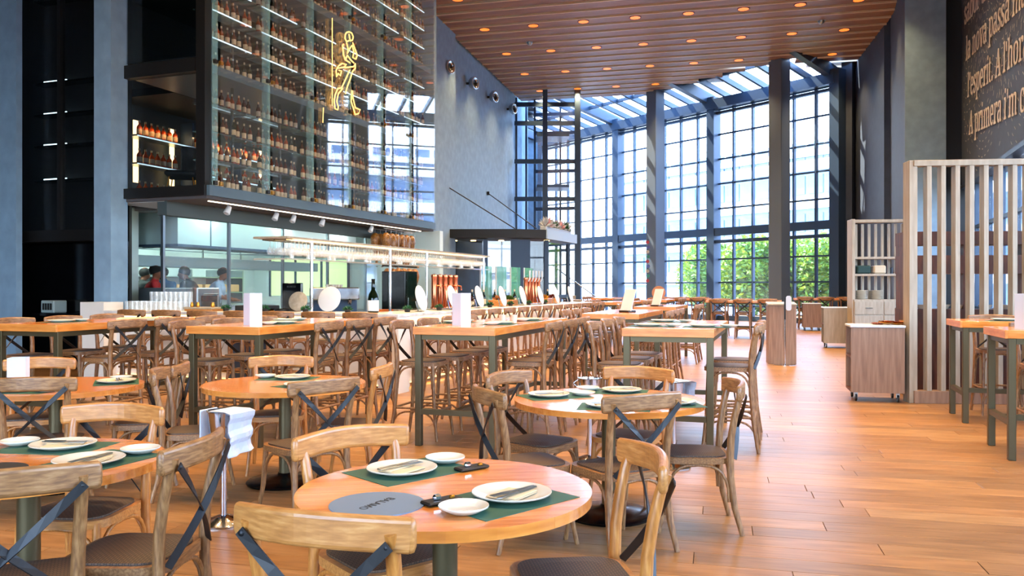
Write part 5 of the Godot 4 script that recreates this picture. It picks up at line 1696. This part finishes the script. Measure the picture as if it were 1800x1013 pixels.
func bucket_stand(x: float, d: float, label: String, towel: bool, yaw := 0.0) -> void:
	var o := thing("bucket_stand", label, "bucket stand", V(x, d), yaw)
	part(o, "base", MB.new().lathe([Vector2(0.140, 0), Vector2(0.142, 0.012), Vector2(0.125, 0.02), Vector2(0.06, 0.045), Vector2(0.022, 0.055), Vector2(0, 0.055)], 28).mesh(), M.chrome)
	part(o, "pole", MB.new().lathe([Vector2(0.02, 0.05), Vector2(0.02, 0.56)], 14).mesh(), M.chrome)
	part(o, "bucket", MB.new().lathe([Vector2(0, 0.535), Vector2(0.078, 0.535), Vector2(0.084, 0.55), Vector2(0.098, 0.70), Vector2(0.104, 0.702), Vector2(0.104, 0.708), Vector2(0.094, 0.706), Vector2(0.078, 0.56), Vector2(0, 0.555)], 24).mesh(), M.chrome)
	part(o, "handle", MB.new().tube(arc(func(t): return Vector3(-0.10 - 0.035 * sin(PI * t), 0.69 - 0.06 * t, 0), 8), [0.007], 6).mesh(), M.chrome)
	if towel:
		var tw := thing("folded_towel", "white ribbed towel draped over the bucket by " + ("the table with the dark round mat" if x < 0 else "the orange rail chair"), "towel", V(x, d), yaw)
		var prof := []
		for t in 13:
			var u := t / 12.0
			prof.append([lerpf(-0.02, 0.15, minf(u * 3, 1.0)) if u < 0.34 else 0.135 + 0.012 * sin(u * 20), 0.714 if u < 0.30 else 0.714 - (u - 0.30) * 0.36])
		var m := MB.new()
		for i in 12:
			for j in 8:
				var f := func(a: int, b: int) -> Vector3:
					var z := -0.11 + b * 0.0275
					var sag := 0.012 * sin(b * 1.3 + a * 0.5)
					return Vector3(prof[a][0] + sag * float(a) / 12.0, prof[a][1] - (0.02 * float(b) / 8.0 if a > 6 else 0.0), z)
				var A: Vector3 = f.call(i, j)
				var B: Vector3 = f.call(i + 1, j)
				var C: Vector3 = f.call(i + 1, j + 1)
				var D: Vector3 = f.call(i, j + 1)
				m.quad(A, B, C, D, Vector3(0.5, 1, 0))
				m.quad(A - Vector3(0.006, 0.006, 0), B - Vector3(0.006, 0.006, 0), C - Vector3(0.006, 0.006, 0), D - Vector3(0.006, 0.006, 0), Vector3(-0.5, -1, 0))
		part(tw, "front_fall", m.mesh(), M.cloth)
		part(tw, "rear_fall", MB.new().bbox(Vector3(-0.122, 0.60, 0.0), Vector3(0.012, 0.22, 0.15), 0.004).mesh(), M.cloth)

func tables_and_chairs() -> void:
	var w1 := "the round table with the lettered mat"
	var w2 := "the large round table near the steel bucket"
	var w3 := "the round table beside the towel stand"
	var w4 := "the round table with a short menu card"
	var w5 := "the round table with a dark round mat"
	round_table(-0.24, 2.96, 0.525, "round wooden pedestal table with a lettered grey round mat")
	round_table(0.626, 5.34, 0.61, "larger round wooden table with several green placemats near the steel bucket")
	round_table(-1.72, 6.25, 0.60, "round wooden pedestal table beside the towel-draped bucket stand")
	round_table(-3.37, 6.09, 0.60, "round wooden pedestal table carrying a short white menu card")
	round_table(-2.01, 3.43, 0.525, "round wooden pedestal table with a plain dark round mat")
	# chairs: kind, x, d, direction the sitter faces
	var cs := [
		["chair_honey", -0.425, 2.385, 0.30, 0.95, "honey wood cross-back chair with its rail over the lettered mat", ""],
		["chair_honey", 0.22, 2.90, -0.98, -0.14, "honey wood cross-back chair standing sideways at the lettered mat table", ""],
		["chair_honey", -0.49, 3.165, 0.65, -0.76, "honey wood cross-back chair facing the lettered mat, behind the napkin plate", ""],
		["chair_shaded", 0.60, 4.72, -0.47, 0.88, "shade-toned cross-back chair with its back to the lettered mat table", ""],
		["chair_shaded", 0.09, 4.84, 0.93, 0.36, "shade-toned cross-back chair tucked in close behind the lettered mat table", ""],
		["chair_shaded", 0.18, 5.49, 0.82, -0.57, "shade-toned chair between the large round table and the long high table", ""],
		["chair_honey", 0.80, 5.72, -0.45, -0.9, "bright honey chair across the table near the steel bucket", ""],
		["chair_shaded", 1.12, 5.13, -1.0, 0.08, "shade-toned cross-back chair beside the high table leg and aisle", ""],
		["chair_shaded", -1.36, 5.40, -0.72, 0.69, "shade-toned cross-back chair with crossed black straps at " + w3, ""],
		["chair_honey", -1.90, 6.68, 0.15, -0.99, "pale honey chair facing across " + w3, ""],
		["chair_honey", -1.22, 6.22, -0.95, 0.1, "honey chair standing sideways at " + w3 + ", bar side", ""],
		["chair_shaded", -2.25, 5.90, 0.97, 0.2, "shade-toned chair between " + w3 + " and the menu card table", ""],
		["chair_shaded", -3.12, 5.55, -0.15, 0.98, "shade-toned cross-back chair with its back towards the dark mat table", ""],
		["chair_honey", -3.78, 6.50, 0.3, -0.95, "pale honey chair across " + w4, ""],
		["chair_shaded", -2.80, 6.30, -0.95, -0.2, "shade-toned chair standing sideways at " + w4, ""],
		["chair_honey", -1.98, 3.80, -0.1, -1.0, "orange-lit honey chair across " + w5, ""],
		["chair_shaded", -1.72, 2.86, -0.45, 0.9, "shade-toned chair with its rail in front of the plain dark round mat", ""],
		["chair_shaded", -1.47, 3.20, -1.0, 0.06, "shade-toned chair standing sideways at the dark mat table near the bucket stand", ""],
	]
	for c in cs:
		put_seat(c[0], c[1], c[2], face(c[3], c[4]), c[5], c[6])
	# place settings: x, d, direction of the mat's long edge (as seen), table
	place(-0.40, 3.245, 0.75, 3.9, w1, true, -1.0)
	place(-0.03, 2.80, 0.75, 0.757, w1, true, -1.0)
	var gm := thing("lettered_mat", "grey round mat printed with six dark capital letters", "mat", V(-0.448, 2.74, 0.75))
	part(gm, "mat", MB.new().prism(disc(0.158, 40), 0.0, 0.004).mesh(), M.grey_mat)
	var font := SystemFont.new()
	font.font_names = PackedStringArray(["Droid Sans"])
	var tx := TextMesh.new()
	tx.font = font
	tx.text = "BALAMO"
	tx.font_size = 48
	tx.pixel_size = 0.00088
	tx.depth = 0.0008
	part(gm, "lettering", tx, M.ink, Vector3(0, 0.0046, 0), Basis(Vector3(-0.5, 0, 0.866), Vector3(0.866, 0, 0.5), Vector3.UP))
	for c in [[-0.16, 3.27, "by the side plate"], [-0.235, 2.76, "next to the lettered mat"]]:
		var sg := thing("cutlery_sachet", "small dark sachet with metal clips " + c[2], "sachet", V(c[0], c[1], 0.7525), 0.7)
		part(sg, "pouch", bbx(Vector3(0.14, 0.012, 0.06), 0.005), M.black, Vector3(0, 0.006, 0))
		part(sg, "clip", bbx(Vector3(0.03, 0.02, 0.02), 0.006), M.chrome, Vector3(-0.02, 0.02, 0))
		part(sg, "clip", bbx(Vector3(0.02, 0.012, 0.015), 0.004), M.gold, Vector3(0.035, 0.016, 0.01))
	for c in [[0.28, 5.48, 0.4], [0.72, 5.72, 2.9], [0.62, 4.98, -0.2], [1.0, 5.16, 1.7]]:
		place(c[0], c[1], 0.75, c[2], w2, true)
	for c in [[-1.78, 6.55, 3.0], [-1.50, 6.02, -0.6]]:
		place(c[0], c[1], 0.75, c[2], w3, true)
	for c in [[-3.02, 6.30, 2.0], [-3.42, 5.75, 0.0]]:
		place(c[0], c[1], 0.75, c[2], w4, true)
	for c in [[-1.72, 3.42, 1.2], [-2.06, 3.72, 3.0]]:
		place(c[0], c[1], 0.75, c[2], w5, true)
	single("round_mat", "plain dark grey round mat on the pedestal table at the frame edge", "mat", MB.new().prism(disc(0.13, 36), 0.0, 0.004).mesh(), plain(Color(0.13, 0.13, 0.14), 0.5), V(-2.06, 3.26, 0.75))
	menu_card(-3.62, 6.05, 0.75, 0.3, "short white menu card standing on a round table", Vector3(0.12, 0.21, 0.12))
	bucket_stand(-1.80, 5.15, "chrome bucket stand with a white towel beside a round table", true, -0.4)
	bucket_stand(0.66, 7.0, "bare chrome bucket stand behind the larger round table", false)
	bucket_stand(1.32, 6.75, "chrome bucket stand with towel behind the bright honey chair", true, 0.4)
	# high tables
	var ty := -0.314
	var hts := [
		[1.68, 8.23, 2.0, "high table with green placemats beside the open aisle", [0.0, -0.5], "by the aisle"],
		[-0.13, 8.79, 2.6, "long high table with a white menu card near the bar corner", [], "near the bar corner"],
		[-2.35, 8.73, 2.2, "high table with a tall white menu card in front of the bar", [], "in front of the bar"],
		[-4.49, 9.25, 2.2, "high table with folded papers at the bar end", [], "at the bar end"],
		[1.74, 12.64, 2.4, "high table with a tilted menu holder beyond the aisle table", [], "beyond the aisle table"],
		[3.07, 16.85, 2.2, "high table farther down the aisle towards the windows", [], "farther down the aisle"],
	]
	for c in hts:
		high_table(c[0], c[1], ty, 0.80, c[2], c[3])
	var ux := Vector2(0.951, -0.309)   # across, right and nearer
	var uz := Vector2(0.309, 0.951)    # along, away
	var sets := [
		[0, 1.0, [-0.5, 0.2], "aged"], [0, -1.0, [-0.6, 0.05, 0.7], "aged"],
		[1, -1.0, [-0.85, -0.2, 0.45, 1.0], "aged"], [1, 1.0, [-0.55, 0.08, 0.7], "aged"],
		[2, 1.0, [-0.45, 0.15, 0.75], "aged"], [2, -1.0, [-0.7, -0.05, 0.6], "aged"],
		[3, 1.0, [-0.55, 0.1, 0.75], "aged"], [3, -1.0, [-0.6, 0.05, 0.7], "aged"],
		[4, 1.0, [-0.7, 0.0, 0.7], "aged"], [4, -1.0, [-0.75, -0.1, 0.6], "aged"],
		[5, 1.0, [-0.6, 0.1], "aged"], [5, -1.0, [-0.6, 0.1, 0.7], "aged"],
	]
	for s in sets:
		var c: Array = hts[s[0]]
		var side: float = s[1]
		for off in s[2]:
			var x: float = c[0] + ux.x * side * 0.50 + uz.x * off
			var d: float = c[1] + ux.y * side * 0.50 + uz.y * off
			var away := "aisle side" if (s[0] == 0 and side > 0) else ("bar side" if side < 0 else "window side")
			var nth: int = s[2].find(off)
			var spot: String = ["end nearer round tables", "end nearer the windows"][0 if nth == 0 else 1] if nth == 0 or nth == s[2].size() - 1 else ("middle" if s[2].size() == 3 else ["second from round tables", "second from the windows"][nth - 1])
			put_seat("stool_" + s[3], x, d, face(-side * ux.x, -side * ux.y), "bar stool of high table %s, %s, %s" % [c[5], away, spot], "stools, %s of the high table %s" % [away, c[5]])
	# stools at the bar
	for k in 7:
		var p := R(-5.7 - 0.65 * k, 0, 9.78)
		put_seat("stool_aged", p.x, -p.z, face(SB, CB), "brown bar stool pushed up to the short white bar front", "stools at the short bar front")
	for k in 13:
		var p2 := R(-5.05, 0, 10.8 + 0.68 * k)
		put_seat("stool_aged", p2.x, -p2.z, face(-CB, SB), "brown bar stool lined up along the long glowing bar side", "stools along the long bar side")
	# settings on the high tables
	var wa := "the high table beside the aisle"
	place(1.32, 7.75, 1.11, -0.3, wa, false)
	place(1.80, 7.60, 1.11, -0.3, wa, false)
	place(1.65, 8.75, 1.11, -0.3, wa, false)
	var wb := "the long high table near the bar corner"
	place(-0.56, 8.5, 1.11, 1.3, wb, false)
	place(-0.12, 8.2, 1.11, -1.8, wb, false)
	place(0.18, 9.1, 1.11, -1.8, wb, false)
	var wc := "the high table in front of the bar"
	place(-2.32, 8.3, 1.11, -1.8, wc, false)
	place(-2.45, 9.0, 1.11, 1.3, wc, false)
	var wd := "the high table at the bar end"
	place(-4.75, 8.75, 1.11, 1.3, wd, false)
	single("folded_paper", "large folded cream paper on the high table at the bar end", "paper", bbx(Vector3(0.4, 0.03, 0.3), 0.004), M.napkin, V(-4.15, 9.15, 1.126), 0.3)
	menu_card(-2.52, 8.02, 1.11, 0.78, "tall white menu card on the high table in front of the bar")
	menu_card(-0.49, 8.0, 1.11, 0.78, "tall white menu card on the long high table near the bar corner")
	for k in 2:
		single("white_cup", "small white cup on the long high table near the bar corner", "cup", MB.new().lathe([Vector2(0, 0), Vector2(0.03, 0), Vector2(0.04, 0.08), Vector2(0.037, 0.08), Vector2(0.028, 0.006), Vector2(0, 0.006)], 14).mesh(), M.china, V(-0.10 + k * 0.12, 8.62, 1.11), 0.0, "cups on the long high table")
	for c in [[1.72, 12.2, "on the high table beyond the aisle table"], [2.86, 16.2, "on the high table farther down the aisle"]]:
		var h := thing("menu_holder", "tilted pale menu holder with dark foot " + c[2], "menu", V(c[0], c[1], 1.11), -0.9)
		part(h, "leaf", bbx(Vector3(0.22, 0.34, 0.015), 0.004), M.white, Vector3(0, 0.18, 0), Basis(Vector3.RIGHT, -0.35))
		part(h, "foot", bbx(Vector3(0.2, 0.03, 0.16), 0.004), M.black, Vector3(0, 0.015, 0.02))
	# aisle-side tables near the slatted screen: long edge across
	var rt := [[5.02, 9.02, 1.9, "high table by the slatted screen with its end towards the aisle", "by the slatted screen"], [4.36, 7.05, 1.9, "high table with a white menu card at the right-hand wall side", "opposite the aisle chairs"]]
	rt[1][3] = "high table with a white menu card across the aisle from the round tables"
	for k in 2:
		var c: Array = rt[k]
		var ctr := Vector2([5.04, 4.365][k], [9.32, 7.375][k]) + ux * (0.95 - 0.03)
		high_table(ctr.x, ctr.y, ty + PI / 2, 0.78, 1.9, c[3])
		for j in 2:
			var q := ctr + ux * (-0.42 + j * 0.7) + uz * 0.48
			put_seat("stool_aged", q.x, q.y, face(-uz.x, -uz.y), "cross-back bar stool behind the high table " + c[4], "stools behind the high table " + c[4])
			var q2 := ctr + ux * (0.2 + j * 0.66) - uz * 0.48
			if k == 0:
				put_seat("stool_aged", q2.x, q2.y, face(uz.x, uz.y), "cross-back bar stool in front of the high table " + c[4], "stools in front of the high table " + c[4])
	place(5.45, 9.05, 1.11, -0.3, "the high table by the slatted screen", false)
	menu_card(4.52, 7.25, 1.11, 0.5, "tall white menu card on the high table across the aisle")
	single("peach_board", "large peach round board standing on a far high table", "board", MB.new().prism(disc(0.21, 24), -0.012, 0.012, Vector3(0, 0.21, 0), Basis(Vector3.RIGHT, PI / 2 - 0.15)).mesh(), plain(Color(0.62, 0.44, 0.33), 0.6), V(4.55, 25.6, 1.115), -0.4)
	# far tables near the windows
	var ft := [[6.85, 24.4, PI / 2, "long high table in front of the gridded windows", "before the windows"], [4.6, 26.0, 0.0, "distant high table between the steel columns", "between the columns"], [2.9, 22.0, 0.0, "distant high table near the end of the bar", "near the far bar end"], [11.2, 29.5, PI / 2, "distant high table beside the window corner", "by the window corner"], [5.9, 29.0, PI / 2, "small distant table at the foot of the glazing", "at the glazing"], [3.6, 31.0, 0.0, "distant table beside the lift and glazing", "beside the lift"]]
	for c in ft:
		high_table(c[0], c[1], ty + c[2], 0.8, 2.1, c[3])
		for side in [-1.0, 1.0]:
			for off in [-0.68, 0.0, 0.68]:
				var a := uz if c[2] == 0.0 else ux
				var b := ux if c[2] == 0.0 else -uz
				var q: Vector2 = Vector2(c[0], c[1]) + a * off + b * side * 0.5
				put_seat("stool_aged", q.x, q.y, face(-side * b.x, -side * b.y), "bar stool around the distant high table " + c[4], "stools around the high table " + c[4])

# ---------------------------------------------------------------- screens, carts, stands
func wheel_cart(x: float, d: float, yaw: float, w: float, h: float, dp: float, wood: Material, label: String, open_side := true) -> void:
	var o := thing("service_cart", label, "cart", V(x, d), yaw)
	var y0 := 0.12
	part(o, "front_panel", bbx(Vector3(w, h - y0 - 0.03, 0.025), 0.003), wood, Vector3(0, (h + y0 - 0.03) / 2, dp / 2 - 0.0125))
	part(o, "rear_panel", bbx(Vector3(w, h - y0 - 0.03, 0.025), 0.003), wood, Vector3(0, (h + y0 - 0.03) / 2, -dp / 2 + 0.0125))
	part(o, "side_panel", bbx(Vector3(0.025, h - y0 - 0.03, dp - 0.05), 0.003), wood, Vector3(w / 2 - 0.0125, (h + y0 - 0.03) / 2, 0))
	for y in [y0 + 0.015, (h + y0) * 0.52]:
		part(o, "shelf", bx(Vector3(w - 0.03, 0.025, dp - 0.05)), M.walnut, Vector3(-0.015, y, 0))
	part(o, "top", bbx(Vector3(w + 0.02, 0.03, dp + 0.02), 0.005), M.white, Vector3(0, h - 0.015, 0))
	for sx in [-1.0, 1.0]:
		for sz in [-1.0, 1.0]:
			var c := part(o, "caster", MB.new().lathe([Vector2(0, -0.012), Vector2(0.045, -0.012), Vector2(0.05, 0), Vector2(0.045, 0.012), Vector2(0, 0.012)], 14, Vector3.ZERO, Basis(Vector3.BACK, PI / 2)).mesh(), M.black, Vector3(sx * (w / 2 - 0.07), 0.05, sz * (dp / 2 - 0.07)))
			part(c, "fork", bx(Vector3(0.04, 0.06, 0.03)), M.steel, Vector3(0, 0.04, 0))
func carts_and_screens() -> void:
	wheel_cart(4.77, 10.86, -0.27, 0.64, 0.99, 0.55, M.taupe, "brown wheeled service cart with white top beside the slatted screen")
	wheel_cart(8.03, 20.4, -0.27, 0.66, 1.0, 0.6, M.ash, "pale wheeled service cart beyond the brown one")
	wheel_cart(10.35, 28.5, -0.27, 0.6, 0.95, 0.6, M.taupe, "distant brown service cart behind the lectern stand")
	var gd := thing("copper_dishes", "heap of copper dishes on the brown service cart", "dishes", V(4.95, 10.8, 0.99), 0.2)
	for k in 6:
		part(gd, "dish", MB.new().lathe([Vector2(0, 0), Vector2(0.06, 0), Vector2(0.09, 0.02), Vector2(0.088, 0.022), Vector2(0, 0.006)], 14).mesh(), M.copper if k % 2 == 0 else M.gold, Vector3(-0.18 + 0.075 * k, 0.006 + 0.011 * (k % 3), 0.05 * (k % 2)), Basis(Vector3.RIGHT, 0.12 * (k % 2)))
	single("jar", "small glass jar on the brown cart's open shelf", "jar", cache_tumbler(), M.gold, V(4.62, 10.9, 0.61), 0.0)
	# lectern and card stand
	var lec := thing("lectern_stand", "plain taupe wooden host lectern in the aisle", "lectern", V(5.25, 16.1), -0.2)
	part(lec, "body", bbx(Vector3(0.52, 1.14, 0.42), 0.006), M.taupe, Vector3(0, 0.57, 0))
	part(lec, "top", bbx(Vector3(0.54, 0.03, 0.46), 0.005), M.ash, Vector3(0, 1.165, 0), Basis(Vector3.RIGHT, 0.08))
	part(lec, "plinth", bx(Vector3(0.5, 0.02, 0.40)), M.black, Vector3(0, 0.01, 0.0))
	var cst := thing("card_stand", "slim steel stand with a white rounded card before the lectern", "sign stand", V(5.2, 15.72), -0.2)
	part(cst, "base", MB.new().lathe([Vector2(0.2, 0), Vector2(0.2, 0.01), Vector2(0, 0.016)], 24).mesh(), M.chrome)
	part(cst, "pole", MB.new().tube([Vector3(0, 0.012, 0), Vector3(0, 0.95, 0)], [0.014], 8).mesh(), M.chrome)
	part(cst, "holder", bx(Vector3(0.03, 0.42, 0.03)), M.black, Vector3(0, 1.08, 0))
	part(cst, "card", MB.new().prism(rr(0.10, 0.28, 0.04), -0.006, 0.006, Vector3(0.07, 1.18, 0), Basis(Vector3.RIGHT, PI / 2)).mesh(), M.white)
	# slatted screen by the wall
	var scr := thing("slatted_screen", "tall pale wooden slatted screen beside the brown cart", "screen", V(5.13, 10.58), -0.10)
	var hh := 3.1
	part(scr, "end_post", bbx(Vector3(0.10, hh, 0.22), 0.004), M.ash, Vector3(0.0, hh / 2, -0.06))
	part(scr, "top_rail", bbx(Vector3(2.5, 0.075, 0.14), 0.004), M.ash, Vector3(1.25, hh - 0.0375, 0))
	part(scr, "plinth", bbx(Vector3(2.5, 0.16, 0.16), 0.004), M.taupe, Vector3(1.25, 0.08, 0))
	for k in 13:
		part(scr, "slat", bbx(Vector3(0.058, hh - 0.235, 0.13), 0.003), M.ash, Vector3(0.19 + 0.172 * k, 0.16 + (hh - 0.235) / 2, 0))
	# wooden shelving behind the screen
	var cb := thing("wooden_dresser", "dark reddish wooden dresser with open shelves behind the slatted screen", "cabinet", V(6.55, 11.35), -0.12)
	part(cb, "base_cabinet", bx(Vector3(2.3, 1.18, 0.45)), M.walnut, Vector3(0, 0.59, 0))
	part(cb, "shelf_box", bx(Vector3(2.3, 0.25, 0.42)), M.walnut, Vector3(0, 1.79, 0))
	part(cb, "shelf_box", bx(Vector3(2.3, 0.18, 0.42)), M.walnut, Vector3(0, 2.15, 0))
	for k in 4:
		part(cb, "upright", bx(Vector3(0.05, 2.24, 0.40)), M.walnut, Vector3(-1.12 + 0.747 * k, 1.12, 0))
	for k in 7:
		single("stacked_bowl", "white bowl on an open shelf of the wooden dresser", "bowl", MB.new().lathe([Vector2(0, 0), Vector2(0.05, 0), Vector2(0.09, 0.06), Vector2(0.086, 0.06), Vector2(0.045, 0.006), Vector2(0, 0.006)], 14).mesh(), M.china, V(6.55 - 0.9 + 0.27 * k, 11.35 - 0.03 * k, 1.181), 0.0, "bowls on the dresser")
	# farther slatted shelf unit
	var su := thing("slatted_shelf_unit", "pale slatted shelf unit with cupboards beyond the brown cart", "shelf unit", V(8.75, 19.6), -0.14)
	var sw := 1.32
	for sx in [-1.0, 1.0]:
		part(su, "side_post", bbx(Vector3(0.07, 3.1, 0.45), 0.004), M.ash, Vector3(sx * sw / 2, 1.55, 0))
	part(su, "top_rail", bbx(Vector3(sw, 0.07, 0.2), 0.004), M.ash, Vector3(0, 3.065, -0.1))
	for k in 8:
		part(su, "slat", bbx(Vector3(0.05, 1.8, 0.08), 0.003), M.ash, Vector3(-sw / 2 + 0.15 + 0.15 * k, 2.1, -0.16))
	for y in [1.78, 2.18]:
		part(su, "shelf", bbx(Vector3(sw, 0.05, 0.42), 0.003), M.ash, Vector3(0, y, 0))
	part(su, "cupboard", bbx(Vector3(sw, 1.2, 0.5), 0.004), M.ash, Vector3(0, 0.6, 0))
	for k in 2:
		var dr := part(su, "door", bbx(Vector3(sw / 2 - 0.03, 0.78, 0.02), 0.003), M.ash, Vector3(-sw / 4 + k * sw / 2, 0.43, 0.258))
		part(dr, "handle", bx(Vector3(0.015, 0.16, 0.02)), M.chrome, Vector3(0.24 if k == 0 else -0.24, 0.2, 0.02))
		var dw := part(su, "drawer", bbx(Vector3(sw / 2 - 0.03, 0.3, 0.02), 0.003), M.ash, Vector3(-sw / 4 + k * sw / 2, 1.0, 0.258))
		part(dw, "handle", bx(Vector3(0.16, 0.015, 0.02)), M.chrome, Vector3(0, 0, 0.02))
	var sb := Basis(Vector3.UP, -0.14)
	var so := V(8.75, 19.6)
	single("green_basket", "dark green basket on the slatted shelf unit", "basket", bbx(Vector3(0.32, 0.2, 0.28), 0.03), plain(Color(0.02, 0.18, 0.16), 0.7), so + sb * Vector3(-0.42, 1.905, 0.05), -0.14)
	single("cream_basket", "cream basket beside the green one on the shelf unit", "basket", bbx(Vector3(0.28, 0.2, 0.28), 0.03), M.label_cream, so + sb * Vector3(-0.06, 1.905, 0.05), -0.14)
	for k in 2:
		single("enamel_mug", "dark enamel mug on the slatted shelf unit", "mug", cache_highball(), plain(Color(0.12, 0.16, 0.22), 0.4), so + sb * Vector3(0.24 + 0.2 * k, 1.806, 0.05), 0.0, "mugs on the shelf unit")
	var pm := plate_mesh(0.138)
	for k in 2:
		for j in 9:
			single("stacked_plate", "white plate stacked on the shelf unit's cupboard", "plate", pm, M.china, so + sb * Vector3(-0.42 + 0.34 * k, 1.202 + 0.024 * j, 0.0), 0.0, "plates stacked on the cupboard")
